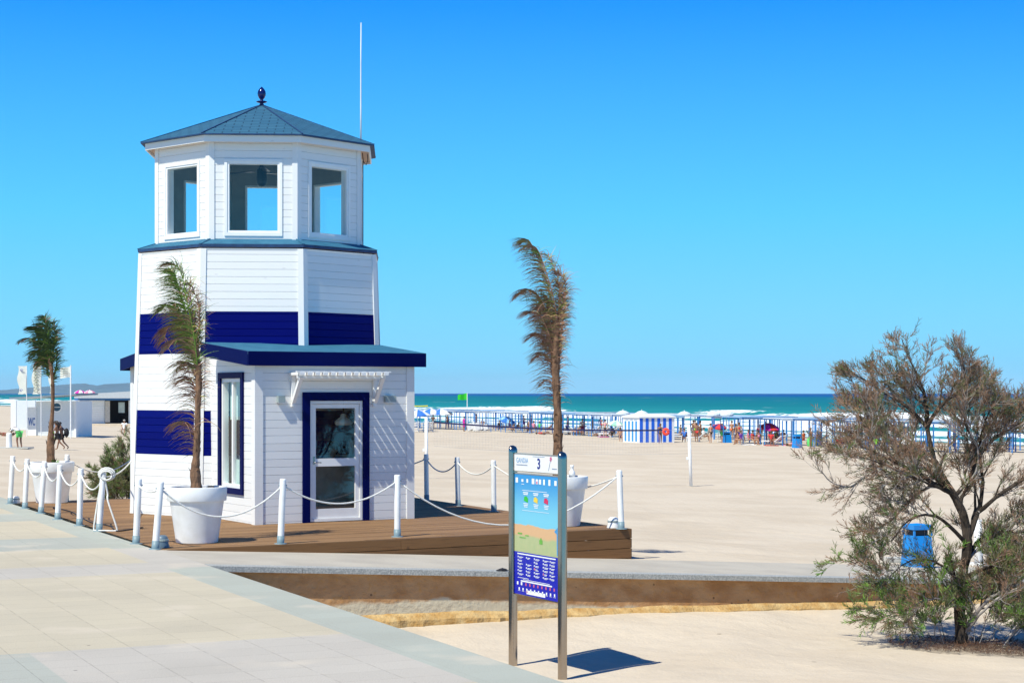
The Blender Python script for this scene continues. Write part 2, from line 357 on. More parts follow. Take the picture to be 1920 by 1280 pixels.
sp2=N.new('ShaderNodeTexVoronoi'); sp2.inputs['Scale'].default_value=4.5; L.new(uv,sp2.inputs['Vector']); c=mixc(N,L,math_node(N,L,'MULTIPLY',step(N,L,sp2.outputs['Distance'],.10,.05),.7),c,(.07,.04,.02)); L.new(c,B.inputs['Base Color']); bumpn(N,L,B,math_node(N,L,'ADD',b_,a),.8,.02)  # dark spots paint the shade of holes into the wall colour
mb=MB(); WT=TN+.105; n_=60
root=thing('retaining_wall',st(0,WT)+V((0,0,-.95)),'low rust-stained rendered wall under the grey kerb of the beach ramp','wall')
gv=[];gf=[];gu=[]
for i in range(n_+1):
    s=-.1+(RE-.2)*i/n_
    zt=rz(s)-.0705 if s>0 else -.0705
    for z in (zt,zt-.15,-.62,-.78,-.86,-.94,-1.05,-1.7):
        z=min(z,zt-.001); p=st(s,WT+(.006*mn.noise(V((s*3,z*6,0))))); gv.append((p.x,p.y,z))
for i in range(n_):
    for j in range(7):
        f=(i*8+j,i*8+j+1,(i+1)*8+j+1,(i+1)*8+j); gf.append(f); gu.append([(gv[k][0]*1.1,gv[k][2]+1.0+.10*max(0,gv[k][0]+.9)) for k in f])
mb.grid(gv,gf,0,gu); mb.box(st(0,WT+.02)+V((0,0,-2)),ES*(RE-1),ET*.25,V((0,0,.52)))
mb.build('rendered_face',[m],root)
# crumbled footing lip at the foot of the wall
FOOT=mat('crumbled_footing',(.42,.235,.07),.95,.25,7,1.0,26,col2=(.56,.40,.19)); FOOTG=mat('footing_concrete',(.50,.50,.46),.9,.15,12,.4,40)
mb=MB(); gv=[];gf=[]; n_=150
for i in range(n_+1):
    s=.2+i*.11; w=.09+.12*mn.noise(V((s*2.2,0,0)))+.06*mn.noise(V((s*9,4,0))); z=-.80-.028*max(0,s-2.5)+.02*mn.noise(V((s*1.3,7,0)))
    for (o,zz) in ((0,z+.07),(-.03-w*.3,z+.04),(-w-.03,z-.01),(-w-.045,z-.10),(-w,z-.3)):
        p=st(s,WT+o); gv.append((p.x,p.y,zz+.012*mn.noise(V((s*12,o*9,2)))))
for i in range(n_):
    for j in range(4): gf.append((i*5+j,i*5+j+1,(i+1)*5+j+1,(i+1)*5+j))
mb.grid(gv,gf); mb.build('footing',[FOOT],root)

# ------------------------------------------------------------- sea
SEAZ=-2.62
m=bpy.data.materials.new('sea_water'); N,L,B=nodes_of(m); B.inputs['Roughness'].default_value=.55; B.inputs['Specular IOR Level'].default_value=.04
pos=N.new('ShaderNodeNewGeometry').outputs['Position']
dx=N.new('ShaderNodeVectorMath'); dx.operation='SUBTRACT'; L.new(pos,dx.inputs[0]); dx.inputs[1].default_value=P0
s_=dotn(N,L,dx.outputs[0],ES); t_=dotn(N,L,dx.outputs[0],ET)
cb=N.new('ShaderNodeCombineXYZ'); L.new(s_,cb.inputs[0]); L.new(t_,cb.inputs[1])
w1=noise(N,L,cb.outputs[0],.012,5,(1,.25,1)); w2=noise(N,L,cb.outputs[0],.12,5,(1,.28,1)); w3=noise(N,L,cb.outputs[0],.9,4,(1,.5,1))
lg=math_node(N,L,'LOGARITHM',math_node(N,L,'MAXIMUM',s_,1),10); lg=math_node(N,L,'ADD',lg,math_node(N,L,'MULTIPLY',math_node(N,L,'SUBTRACT',w1,.5),.35))
c=mixc(N,L,step(N,L,lg,2.35,2.62),(.018,.23,.24),(.006,.165,.19)); c=mixc(N,L,step(N,L,lg,2.6,3.0),c,(.003,.135,.20)); c=mixc(N,L,step(N,L,lg,2.95,3.3),c,(.001,.07,.28)); 
c=mixc(N,L,math_node(N,L,'MULTIPLY',step(N,L,w2,.42,.68),.28),c,(.012,.22,.26))
at_=N.new('ShaderNodeAttribute'); at_.attribute_name='foam'
foam=math_node(N,L,'ADD',at_.outputs['Fac'],math_node(N,L,'MULTIPLY',math_node(N,L,'SUBTRACT',w3,.5),1.7))
foam=math_node(N,L,'ADD',foam,math_node(N,L,'MULTIPLY',math_node(N,L,'SUBTRACT',w2,.5),1.3))
foam=math_node(N,L,'MULTIPLY',step(N,L,foam,.47,.66),step(N,L,at_.outputs['Fac'],.02,.12))
cap=math_node(N,L,'MULTIPLY',step(N,L,noise(N,L,cb.outputs[0],.055,3,(1,.3,1)),.71,.725),math_node(N,L,'SUBTRACT',1,step(N,L,s_,900,2500)))
foam=math_node(N,L,'MAXIMUM',foam,cap)
c=mixc(N,L,foam,c,(.86,.90,.90)); L.new(c,B.inputs['Base Color'])
bumpn(N,L,B,math_node(N,L,'ADD',w2,math_node(N,L,'MULTIPLY',w3,.3)),.5,.5)
SEA=m
mb=MB(); S2=lin(92,250,1.0)+lin(250,330,4)+[330]; T2=lin(40,330,3.5)+lin(330,1600,24)+[1600]
vs=[]; foamv=[]
def crest(s,t):
    """breaker rows parallel to the shore"""
    z=0; fo=0
    for k,(c0,amp,wd,br) in enumerate(((114,.16,3,1),(126,.34,3.5,.95),(141,.42,4,.85),(158,.75,5,.85),(176,.95,6,.80),(198,1.1,7,.75),(224,1.0,7,.55))):
        c=c0+7*mn.noise(V((t*.012,k*5.1,0)))+2*mn.noise(V((t*.05,k*3.3,2)))
        a=.62+.9*mn.noise(V((t*.018,k*7.7,4)))+.35*mn.noise(V((t*.07,k,8)))
        a=max(0,min(1.25,a)); d=(s-c)/wd
        hgt=amp*a*math.exp(-d*d*(1.2 if d>0 else 3.0)); z+=hgt
        bk=sm(a,1.12-br,1.5-br)
        fo=max(fo,bk*(math.exp(-((d+.5)**2)*1.6)*1.0)); fo=max(fo,bk*.52*sm(-d,-.2,.6)*(1-sm(-d,1.0,2.6)))
    return z,fo
for t in T2:
    for s in S2:
        p=st(s,t); z,fo=crest(s,t)
        sh=sm(s,100,112); z=z*(.3+.7*sh); edge=104+2.5*mn.noise(V((t*.05,0,0)))
        if s<edge+7: fo=max(fo,.75*(1-abs(s-edge-3)/5))
        if 106<s<190: fo=max(fo,.17+.24*mn.noise(V((s*.10,t*.02,1))))
        vs.append((p.x,p.y,SEAZ+z*(1-sm(s,300,328)))); foamv.append(max(0,min(1,fo)))
n=len(S2); fs=[(j*n+i,j*n+i+1,(j+1)*n+i+1,(j+1)*n+i) for j in range(len(T2)-1) for i in range(n-1)]
mb.grid(vs,fs)
far=[st(326,-2500),st(26000,-16000),st(26000,40000),st(326,40000),st(90,40000),st(90,1600),st(326,1600)]
nv=len(vs); mb.quad([V((p.x,p.y,SEAZ-.005)) for p in (st(326,-2500),st(13000,-16000),st(13000,40000),st(326,40000))])
mb.quad([V((p.x,p.y,SEAZ-.005)) for p in (st(92,1600),st(326,1600),st(326,40000),st(92,40000))])
so_=mb.build('sea',[SEA],smooth=True); tag(so_,kind='structure')
A=so_.data.attributes.new('foam','FLOAT','POINT'); A.data.foreach_set('value',foamv+[0.0]*8)

# distant hills far up the coast, with haze painted into their blue
HILL=mat('hazy_blue_hill_forest',(.05,.12,.16),.95,.35,.0016,col2=(.10,.19,.24))
mb=MB(); vs=[]; nx=120; ny=8; D0=20000
for i in range(nx+1):
    px=-330+i*8.0
    ridge=5+11*math.exp(-((px-5)/75)**2)+12*math.exp(-((px-130)/60)**2)+6*math.exp(-((px-230)/70)**2)+3*mn.noise(V((px*.03,0,0)))+1.5*mn.noise(V((px*.11,2,0)))
    ridge*=1-sm(px,330,600)
    for j in range(ny+1):
        f=j/ny; d=D0+f*4600; h=(ridge*D0/F)*math.sin(PI*f*.5)**.8*(1+.35*(mn.noise(V((px*.08,f*4,6)))*(1-f)))
        p=at(px,d,0); vs.append((p.x*D0/d*1.0+ (d-D0)*-.05,d,SEAZ-1+h*(1+0.29*f)))
fs=[(i*(ny+1)+j,(i+1)*(ny+1)+j,(i+1)*(ny+1)+j+1,i*(ny+1)+j+1) for i in range(nx) for j in range(ny)]
mb.grid(vs,fs); tag(mb.build('hills',[HILL],smooth=True),kind='structure')
#%%TOWER
# ------------------------------------------------------------- kiosk shaped like a lighthouse
C0=V((-4.651,32.7,0)); PHI=.4558
def oc(k,r,z):
    a=PHI+k*PI/4; return V((C0.x-r*math.cos(a),C0.y-r*math.sin(a),z))
kiosk=thing('lighthouse_kiosk',C0,'octagonal white timber beach kiosk shaped like a lighthouse, with navy stripes and slate-blue roof','kiosk')
def face(o,r,u,n): return V(o),V(r),V(u),V(n)
def siding(mb,A0,B0,A1,B1,z0,z1,nrm,ops=(),bands=(),h=.1292,phase=0,shift=0.0):
    """horizontal boards between bottom edge A0-B0 and top edge A1-B1; ops: (a,b,z0,z1) metres from the middle"""
    nrm=V(nrm); L0=(B0-A0).length; L1=(B1-A1).length
    cuts={round(z0,4),round(z1,4)}; z=z0+phase
    bd=set()
    while z<z1:
        if z>z0+.01: cuts.add(round(z,4)); bd.add(round(z,4))
        z+=h
    for b in bands: cuts.add(b[0]); cuts.add(b[1]); bd.add(b[0]); bd.add(b[1])
    for o in ops: cuts.add(o[2]); cuts.add(o[3])
    cuts=sorted(c for c in cuts if z0<=c<=z1); 
    cc=[cuts[0]]
    for c in cuts[1:]:
        if c-cc[-1]>.002: cc.append(c)
    by=rnd.random()*40
    def pt(x,z):
        f=(z-z0)/(z1-z0); a=A0.lerp(A1,f); b=B0.lerp(B1,f); W=(b-a); mid=(a+b)/2; q=mid+W.normalized()*x; return V((q.x,q.y,z)),W.length/2
    for k in range(len(cc)-1):
        za,zb=cc[k],cc[k+1]; _,ha=pt(0,za); _,hb=pt(0,zb); m=1 if any(b[0]-.001<=za and zb<=b[1]+.001 for b in bands) else 0
        segs=[(-1,1,None,None)]; xs=[('L',None)]
        act=sorted([o for o in ops if o[2]<=za+.001 and o[3]>=zb-.001],key=lambda o:o[0])
        lo='L'; parts=[]
        for o in act: parts.append((lo,o[0])); lo=o[1]
        parts.append((lo,'R'))
        ga=.0055 if za in bd or k==0 else 0; gb=.0055 if zb in bd or k==len(cc)-2 else 0
        bn=by+k*1.0
        off=rnd.random()*20
        for a,b in parts:
            ax=lambda hw:(-hw if a=='L' else a); bx=lambda hw:(hw if b=='R' else b)
            p=[pt(ax(ha),za)[0],pt(bx(ha),za)[0],pt(bx(hb),zb)[0],pt(ax(hb),zb)[0]]
            zi,zj=za+ga,zb-gb; hi=pt(0,zi)[1]; hj=pt(0,zj)[1]
            q=[pt(ax(hi),zi)[0]+nrm*.016,pt(bx(hi),zi)[0]+nrm*.016,pt(bx(hj),zj)[0]+nrm*.016,pt(ax(hj),zj)[0]+nrm*.016]
            u=[ax(ha)+off,bx(ha)+off]; fy=math.floor(bn)
            mb.quad(q,m,[(u[0],fy+.1),(u[1],fy+.1),(u[1],fy+.9),(u[0],fy+.9)])
            if ga: mb.quad([p[0]+nrm*.004,p[1]+nrm*.004,q[1],q[0]],m,[(u[0],fy+.02)]*4)
            if gb: mb.quad([q[3],q[2],p[2]+nrm*.004,p[3]+nrm*.004],m,[(u[0],fy+.97)]*4)
def flatwall(mb,A0,B0,A1,B1,z0,z1,off,ops=(),m=0):
    cuts=sorted({z0,z1,*[o[2] for o in ops],*[o[3] for o in ops]})
    def pt(x,z):
        f=(z-z0)/(z1-z0); a=A0.lerp(A1,f); b=B0.lerp(B1,f); W=b-a; q=(a+b)/2+W.normalized()*x; return V((q.x,q.y,z))+off,W.length/2
    for za,zb in zip(cuts,cuts[1:]):
        ha=pt(0,za)[1]; hb=pt(0,zb)[1]; act=sorted([o for o in ops if o[2]<=za+.001 and o[3]>=zb-.001]); lo=None
        for o in act+[None]:
            a0=-ha if lo is None else lo; a1=-hb if lo is None else lo; b0=ha if o is None else o[0]; b1=hb if o is None else o[0]
            mb.quad([pt(a0,za)[0],pt(b0,za)[0],pt(b1,zb)[0],pt(a1,zb)[0]],m); lo=o[1] if o else None
RB,RT,ZS=2.43,2.275,4.66     # lower tower radius bottom / top
BANDS=((1.07,1.845),(2.845,3.565))
mb=MB(); ml=MB()
for k in range(8):
    A0,B0,A1,B1=oc(k,RB,0),oc(k+1,RB,0),oc(k,RT,ZS),oc(k+1,RT,ZS)
    am=PHI+(k+.5)*PI/4; nrm=V((-math.cos(am),-math.sin(am),0))
    ops=()
    siding(mb,A0,B0,A1,B1,0,ZS,nrm,ops,BANDS,phase=1.07-.1292*8)
mb.build('lower_wall',[WHITE,NAVY],kiosk)
for k in range(8):
    mb=MB(); am=PHI+k*PI/4; rd=V((-math.cos(am),-math.sin(am),0))
    w=.085
    for sgn in (-1,1):
        an=am+sgn*PI/8; nn=V((-math.cos(an),-math.sin(an),0)); tg=V((-math.sin(an),math.cos(an),0))*-1
        if (oc(k+sgn,RB,0)-oc(k,RB,0)).dot(tg)<0: tg=-tg
        a=oc(k,RB,0); b=oc(k,RT,ZS)
        p=[a,a+tg*w,b+tg*w,b]; o1=nn*.0165; o2=nn*.034+rd*.002
        fr=[x+nn*.034 for x in p]
        fr[0]=a+rd*.0368; fr[3]=b+rd*.0368
        if sgn>0: mb.quad(fr,0,[(0,0),(0,.5),(ZS,.5),(ZS,0)])
        else: mb.quad(fr[::-1],0,[(0,0),(0,.5),(ZS,.5),(ZS,0)])
        mb.quad([fr[1],p[1],p[2],fr[2]] if sgn>0 else [fr[2],p[2],p[1],fr[1]],0)
    mb.build('corner_board',[WHITE],kiosk)
# skirt roof between storeys
SHING=bpy.data.materials.new('slate_blue_shingles'); N,L,B=nodes_of(SHING); B.inputs['Roughness'].default_value=.85; B.inputs['Specular IOR Level'].default_value=.2
uv=N.new('ShaderNodeUVMap').outputs[0]; br=N.new('ShaderNodeTexBrick'); L.new(uv,br.inputs['Vector'])
for k,v in (('Scale',1.0),('Mortar Size',.012),('Brick Width',.30),('Row Height',.125),('Mortar Smooth',.2),('Bias',-.2)): br.inputs[k].default_value=v
br.inputs['Color1'].default_value=(.032,.125,.215,1); br.inputs['Color2'].default_value=(.045,.155,.25,1); br.inputs['Mortar'].default_value=(.010,.04,.08,1)
nz=noise(N,L,uv,7,5); nf=noise(N,L,uv,90,3); c=mixc(N,L,math_node(N,L,'MULTIPLY',nz,.35),br.outputs[0],(.022,.09,.17)); c=mixc(N,L,math_node(N,L,'MULTIPLY',step(N,L,nf,.5,.7),.3),c,(.08,.20,.29)); L.new(c,B.inputs['Base Color'])
sx=N.new('ShaderNodeSeparateXYZ'); L.new(uv,sx.inputs[0]); saw=math_node(N,L,'FRACT',math_node(N,L,'DIVIDE',sx.outputs[1],.125))
bumpn(N,L,B,math_node(N,L,'ADD',math_node(N,L,'MULTIPLY',saw,-1.0),math_node(N,L,'MULTIPLY',nf,.25)),.8,.012)
FELT=mat('blue_roof_felt',(.025,.12,.21),.85,.2,4,.3,60,spec=.2,col2=(.045,.175,.28))
FELTD=mat('dark_blue_felt_edge',(.01,.05,.14),.7,.3,8,.3,40)
mb=MB(); ZK=4.684
for k in range(8):
    a,b=oc(k,2.32,ZK),oc(k+1,2.32,ZK); a2,b2=oc(k,2.325,ZK+.055),oc(k+1,2.325,ZK+.055); c2,d2=oc(k,1.99,4.85),oc(k+1,1.99,4.85)
    mb.quad([a,b,b2,a2],1); mb.quad([a2,b2,d2,c2],0,[(0,0),(1.7,0),(1.5,.35),(.2,.35)])
    i0,i1=oc(k,2.2,ZK),oc(k+1,2.2,ZK); mb.quad([b,a,i0,i1],2)
    mb.bar(a2+V((0,0,.006)),c2+V((0,0,.006)),.05,.012,m=0)
    i2,i3=oc(k,2.297,ZK-.05),oc(k+1,2.297,ZK-.05); mb.quad([i2,i3,b-(b-C0).normalized()*.022,a-(a-C0).normalized()*.022],3)
mb.build('skirt_roof',[FELT,FELTD,SOFF,TRIM],kiosk)
# lantern room
RU=1.975; ZU0,ZU1=4.80,6.62; WZ0,WZ1=4.965,6.20; WH=.455
mb=MB(); ml=MB()
for k in range(8):
    A0,B0,A1,B1=oc(k,RU,ZU0),oc(k+1,RU,ZU0),oc(k,RU,ZU1),oc(k+1,RU,ZU1); am=PHI+(k+.5)*PI/4; nrm=V((-math.cos(am),-math.sin(am),0))
    op=((-WH,WH,WZ0,WZ1),); siding(mb,A0,B0,A1,B1,ZU0,ZU1,nrm,op,phase=.05)
    i=RU-.1; flatwall(ml,oc(k+1,i,ZU0),oc(k,i,ZU0),oc(k+1,i,ZU1),oc(k,i,ZU1),ZU0,ZU1,V((0,0,0)),op)
mb.build('lantern_wall',[WHITE],kiosk)
ml.prism([oc(k,RU-.1,0)[:2] for k in range(8)],4.70,4.80); ml.prism([oc(k,RU-.1,0)[:2] for k in range(8)],6.6,6.66)
ml.build('lantern_lining',[LINING],kiosk)
for k in range(8):
    mb=MB(); am=PHI+k*PI/4; rd=V((-math.cos(am),-math.sin(am),0))
    for sgn in (-1,1):
        an=am+sgn*PI/8; nn=V((-math.cos(an),-math.sin(an),0)); tg=(oc(k+sgn,RU,0)-oc(k,RU,0)).normalized(); a=oc(k,RU,ZU0); b=oc(k,RU,ZU1)
        p=[a,a+tg*.08,b+tg*.08,b]; fr=[x+nn*.034 for x in p]; fr[0]=a+rd*.0368; fr[3]=b+rd*.0368
        mb.quad(fr if sgn>0 else fr[::-1],0,[(0,0),(0,.5),(1.8,.5),(1.8,0)]); mb.quad([fr[1],p[1],p[2],fr[2]] if sgn>0 else [fr[2],p[2],p[1],fr[1]])
    mb.build('corner_board',[WHITE],kiosk)
def frame_bm(c,r,n,x0,x1,z0,z1,w,d0,d1,m=0,mb=None,sill=0):
    """rectangular frame on plane through c; outer rect, bar width w, from depth d0 to d1 along n"""
    mb=mb or MB(); up=V((0,0,1)); r,n=V(r),V(n); P=lambda x,z,d:V((c.x,c.y,0))+r*x+n*d+up*z; D=n*(d1-d0)
    mb.box(P(x0,z0,d1),r*(x1-x0),n*(d0-d1),up*(w+sill),m); mb.box(P(x0,z1-w,d1),r*(x1-x0),n*(d0-d1),up*w,m)
    mb.box(P(x0,z0+w+sill,d1),r*w,n*(d0-d1),up*(z1-z0-2*w-sill),m); mb.box(P(x1-w,z0+w+sill,d1),r*w,n*(d0-d1),up*(z1-z0-2*w-sill),m); return mb
for k in range(8):
    am=PHI+(k+.5)*PI/4; nrm=V((-math.cos(am),-math.sin(am),0)); ap=RU*math.cos(PI/8); c=C0+nrm*ap; r=(oc(k+1,1,0)-oc(k,1,0)).normalized()
    mb=frame_bm(c,r,nrm,-WH-.05,WH+.05,WZ0-.06,WZ1+.05,.05,.0,.036,sill=.01); frame_bm(c,r,nrm,-WH,WH,WZ0,WZ1,.035,-.12,.022,mb=mb)
    fr=mb.build('window_frame',[TRIM],kiosk); mg=MB(); P=lambda x,z:V((c.x,c.y,0))+r*x+nrm*-.02+V((0,0,z))
    mg.quad([P(-WH+.03,WZ0+.03),P(WH-.03,WZ0+.03),P(WH-.03,WZ1-.03),P(-WH+.03,WZ1-.03)]); mg.build('pane',[GLASS],fr)
# roof
ZE=6.663; AP=V((C0.x,C0.y,7.50)); RO=2.272
mb=MB(); mf=MB(); msf=MB()
for k in range(8):
    a,b=oc(k,RO,ZE),oc(k+1,RO,ZE); FQ=.085; L_=(b-a).length; S_=(AP-(a+b)/2).length
    mb.quad([a,b,AP],0,[(k*3.1,0),(k*3.1+L_,0),(k*3.1+L_/2,S_)])
    a3,b3=oc(k,RO,ZE-.02),oc(k+1,RO,ZE-.02); mb.quad([a3,b3,b,a],1)
    mb.bar(a+V((0,0,.008)),AP+V((0,0,.008)),.03,.012,m=2)
    f0,f1=oc(k,RO-FQ,ZE-.135),oc(k+1,RO-FQ,ZE-.135); g0,g1=oc(k,RO-FQ,ZE-.021),oc(k+1,RO-FQ,ZE-.021); mf.quad([f0,f1,g1,g0],0,[(0,k),(1.7,k),(1.7,k+.8),(0,k+.8)])
    h0,h1=oc(k,RO-FQ-.025,ZE-.135),oc(k+1,RO-FQ-.025,ZE-.135); mf.quad([f1,f0,h0,h1]); j0,j1=oc(k,RO-FQ-.025,ZE-.021),oc(k+1,RO-FQ-.025,ZE-.021); mb.quad([b3,a3,j0,j1],1); mf.quad([h1,h0,j0,j1])
    i0,i1=oc(k,RU-.05,ZE-.055),oc(k+1,RU-.05,ZE-.055); o0,o1=oc(k,RO-FQ-.026,ZE-.10),oc(k+1,RO-FQ-.026,ZE-.10); msf.quad([o1,o0,i0,i1],0,[(0,0),(1.6,0),(1.6,.9),(0,.9)])
rf=mb.build('roof',[SHING,FELTD,FELTD],kiosk); mf.build('fascia',[WHITE],kiosk); msf.build('soffit',[SOFF],kiosk)
mb=MB(); prof_=[(.001,-.03),(.07,-.03),(.045,.0),(.03,.03),(.085,.045),(.105,.058),(.085,.068),(.03,.08),(.028,.10),(.05,.125),(.072,.17),(.078,.21),(.07,.255),(.045,.295),(.018,.325),(.001,.34)]
mb.lathe(AP,prof_,20); mb.build('finial',[mat('gloss_navy',(.004,.012,.10),.18,.1)],rf,True)
# antenna
mb=MB(); ax=-2.83; ay=32.7+.25
mb.tube([(ax,ay,6.7),(ax,ay,7.4),(ax,ay,8.3),(ax+.004,ay,9.08)],[.018,.014,.011,.007],6); mb.build('antenna',[WPLAS],kiosk,True)
# ceiling fan lamp inside the lantern room
mb=MB(); mb.lathe((C0.x,C0.y,0),[(.001,5.98),(.05,5.99),(.085,6.03),(.095,6.1),(.09,6.3),(.04,6.34),(.03,6.6)],16)
for k in range(3):
    a=k*2.1+.5; d=V((math.cos(a),math.sin(a),0)); mb.box(C0+V((0,0,6.25))+d*.1-d.cross(V((0,0,1)))*.06,d*.6,d.cross(V((0,0,-1)))*.12,V((0,0,.012)))
mb.build('ceiling_fan',[mat('dark_metal',(.03,.035,.05),.35,.1,metal=.6)],kiosk,False)
# small junction cable under the right eave
mb=MB(); q=oc(3,RU+.03,6.42); mb.tube([q+V((.03,0,.1)),q+V((.05,-.02,-.06)),q+V((.1,-.02,-.12)),q+V((.13,-.02,-.04)),q+V((.12,0,.08))],.008,6); mb.tube([q+V((.04,0,-.05)),q+V((.04,0,-1.6))],.008,6); mb.build('cable',[BLACK],kiosk,True)

# side wings: front wing with the door, and its twin behind
W=V((.857,.515,0)).normalized(); NF=V((W.y,-W.x,0)); CA=V((-4.186,28.78,0)); LW=2.873; DP=2.0
def rot180(p): return V((2*C0.x-p.x,2*C0.y-p.y,p.z))
def wx(px):
    k=(px-960)/F; return (k*CA.y-CA.x)/(W.x-k*W.y)
DX0,DX1=wx(566),wx(690.5); LX0,LX1=wx(579.5),wx(679)   # door trim and leaf, metres along the front wall
ZW=2.72; print('door',DX0,DX1,LX0,LX1)
for twin in (0,1):
    T=rot180 if twin else (lambda p:V(p)); D=lambda v:(-V(v) if twin else V(v))
    A,B_=T(CA),T(CA+W*LW); M0=T(CA-NF*DP); M1=T(CA+W*LW-NF*DP); up=V((0,0,ZW))
    mb=MB(); mid=LW/2
    ops=((LX0-mid,LX1-mid,.0,2.03),) if not twin else ()
    siding(mb,A,B_,A+up,B_+up,0,ZW,D(NF),ops,phase=.03)
    sw=()
    if not twin:
        # side window position along the left wall
        def sx_(px):
            k=(px-960)/F; return (k*CA.y-CA.x)/(NF.x*-1-k*-NF.y)
        b0,b1=sx_(455),sx_(417); sw=(( -b1+DP/2, -b0+DP/2, .56,2.40),); print('sidewin',b0,b1)
    siding(mb,M0,A,M0+up,A+up,0,ZW,D(-W),sw,phase=.03)
    siding(mb,B_,M1,B_+up,M1+up,0,ZW,D(W),(),phase=.03)
    mb.build('wing_wall',[WHITE],kiosk)
    if not twin:
        ml=MB(); i=.1
        flatwall(ml,B_-NF*i,A-NF*i,B_-NF*i+up,A-NF*i+up,0,ZW,V((0,0,0)),[(mid-LX1,mid-LX0,0,2.03)])
        flatwall(ml,A+W*i,M0+W*i,A+W*i+up,M0+W*i+up,0,ZW,V((0,0,0)),[(-sw[0][1],-sw[0][0],.56,2.40)])
        flatwall(ml,M1-W*i,B_-W*i,M1-W*i+up,B_-W*i+up,0,ZW,V((0,0,0)))
        q=A+W*.1-NF*.1; ml.box(q+V((0,0,.012)),W*(LW-.2),-NF*(DP-.3),V((0,0,.02))); ml.box(q+V((0,0,2.6)),-NF*(DP-.3),W*(LW-.2),V((0,0,.02)))
        ml.build('wing_lining',[LININGD],kiosk)
    for q,n1,n2 in ((A,D(NF),D(-W)),(B_,D(NF),D(W))):
        mb=MB(); cw=.11; t1=n2*-1; t2=n1*-1; e=.034
        o=q+n1*e+n2*e
        pts=[o,o+t1*(cw+e),o+t1*(cw+e)+t2*e,q+V((0,0,0)),o+t2*(cw+e)+t1*e,o+t2*(cw+e)]
        if (pts[1]-pts[0]).cross(pts[2]-pts[1]).z<0: pts=pts[::-1]
        mb.prism([p[:2] for p in pts],0,ZW); mb.build('corner_board',[WHITE],kiosk)
    # lean-to roof
    ol,orr,of=.19,.21,.13
    f0,f1=T(CA-W*ol+NF*of),T(CA+W*(LW+orr)+NF*of); r0,r1=T(CA-W*.34-NF*1.62),T(CA+W*(LW+orr)-NF*1.62)
    zf,zr=2.835,3.02; th=.05
    F0,F1,R0,R1=f0+V((0,0,zf)),f1+V((0,0,zf)),r0+V((0,0,zr)),r1+V((0,0,zr)); dz=V((0,0,-th))
    mb=MB(); mb.quad([F0,F1,R1,R0],0,[(0,0),(3,0),(3,2),(0,2)]); mb.quad([F1+dz,F0+dz,R0+dz,R1+dz],1); mb.quad([F0+dz,F1+dz,F1,F0],2); mb.quad([F1+dz,R1+dz,R1,F1],2); mb.quad([R0+dz,F0+dz,F0,R0],2); mb.quad([R1+dz,R0+dz,R0,R1],2)
    wr=mb.build('wing_roof',[FELT,SOFF,FELTD],kiosk)
    mb=MB(); n1=D(NF); fh=.235; k1=.004
    mb.box(F0+n1*k1+V((0,0,-fh)),F1-F0,-n1*.03+n1*.0,V((0,0,fh-.004)))
    gL=(R0-F0); mb.box(F0-n1*.028+V((0,0,-fh))+(-D(W))*.004, D(W)*.03, gL*.98, V((0,0,fh-.004)))
    gR=(R1-F1); mb.box(F1-n1*.028+V((0,0,-fh))+D(W)*.004-D(W)*.03, D(W)*.03, gR*.98, V((0,0,fh-.004)))
    mb.build('fascia',[NAVYD],wr)
# door
P=lambda x,z,d:CA+W*x+NF*d+V((0,0,z))
door=MB(); tw=(LX0-DX0); ZD=2.165
door.box(P(DX0,0.002,.05),W*(LX0-DX0),NF*-.06,V((0,0,ZD)));door.box(P(LX1,0.002,.05),W*(DX1-LX1),NF*-.06,V((0,0,ZD)));door.box(P(LX0,2.03,.05),W*(LX1-LX0),NF*-.06,V((0,0,ZD-2.028)))
door.build('door_surround',[NAVYD],kiosk)
mb=MB(); lw=.075; ztr0,ztr1=.93,1.06
frame_bm(CA,W,NF,LX0+.004,LX1-.004,.012,2.022,.045,-.07,.02,mb=mb)
frame_bm(CA,W,NF,LX0+.055,LX1-.055,.06,1.97,.07,-.05,-.005,mb=mb,sill=.09)
mb.box(P(LX0+.125,ztr0,-.005),W*(LX1-LX0-.25),NF*-.045,V((0,0,ztr1-ztr0)))
dr=mb.build('door',[TRIM],kiosk)
mg=MB(); mg.quad([P(LX0+.1,.1,-.03),P(LX1-.1,.1,-.03),P(LX1-.1,1.93,-.03),P(LX0+.1,1.93,-.03)]); mg.build('pane',[GLASSD],dr)
mb=MB(); mb.box(P(LX0+.075,.96,.002),W*.03,NF*-.01,V((0,0,.14))); mb.tube([P(LX0+.09,1.0,-.005),P(LX0+.09,1.0,.045),P(LX0+.2,.995,.05)],.009,8); mb.build('handle',[STEEL],dr,True)
# side window in left wing wall
PW=lambda b,z,d:CA-NF*b-W*d+V((0,0,z)); rr=-NF; cc_=CA
mb=MB()
frame_bm(CA,NF*1,-W,-b1-.10,-b0+.10,.46,2.50,.10,-.01,.05,mb=mb); sw_=mb.build('window_surround',[NAVYD],kiosk)
mb=MB(); frame_bm(CA,NF,-W,-b1,-b0,.56,2.40,.06,-.09,.012,mb=mb); xm=-(b0+b1)/2
mb.box(CA+NF*(xm-.03)+W*.0+V((0,0,.62)),NF*.06,W*.06,V((0,0,1.72))); sf=mb.build('window_frame',[TRIM],kiosk)
mg=MB(); mg.quad([CA+NF*-b1+W*.03+V((0,0,.6)),CA+NF*-b0+W*.03+V((0,0,.6)),CA+NF*-b0+W*.03+V((0,0,2.36)),CA+NF*-b1+W*.03+V((0,0,2.36))]); mg.build('pane',[GLASS],sf)
mb=MB(); CUR=mat('pale_blind',(.62,.72,.66),.9,.05)
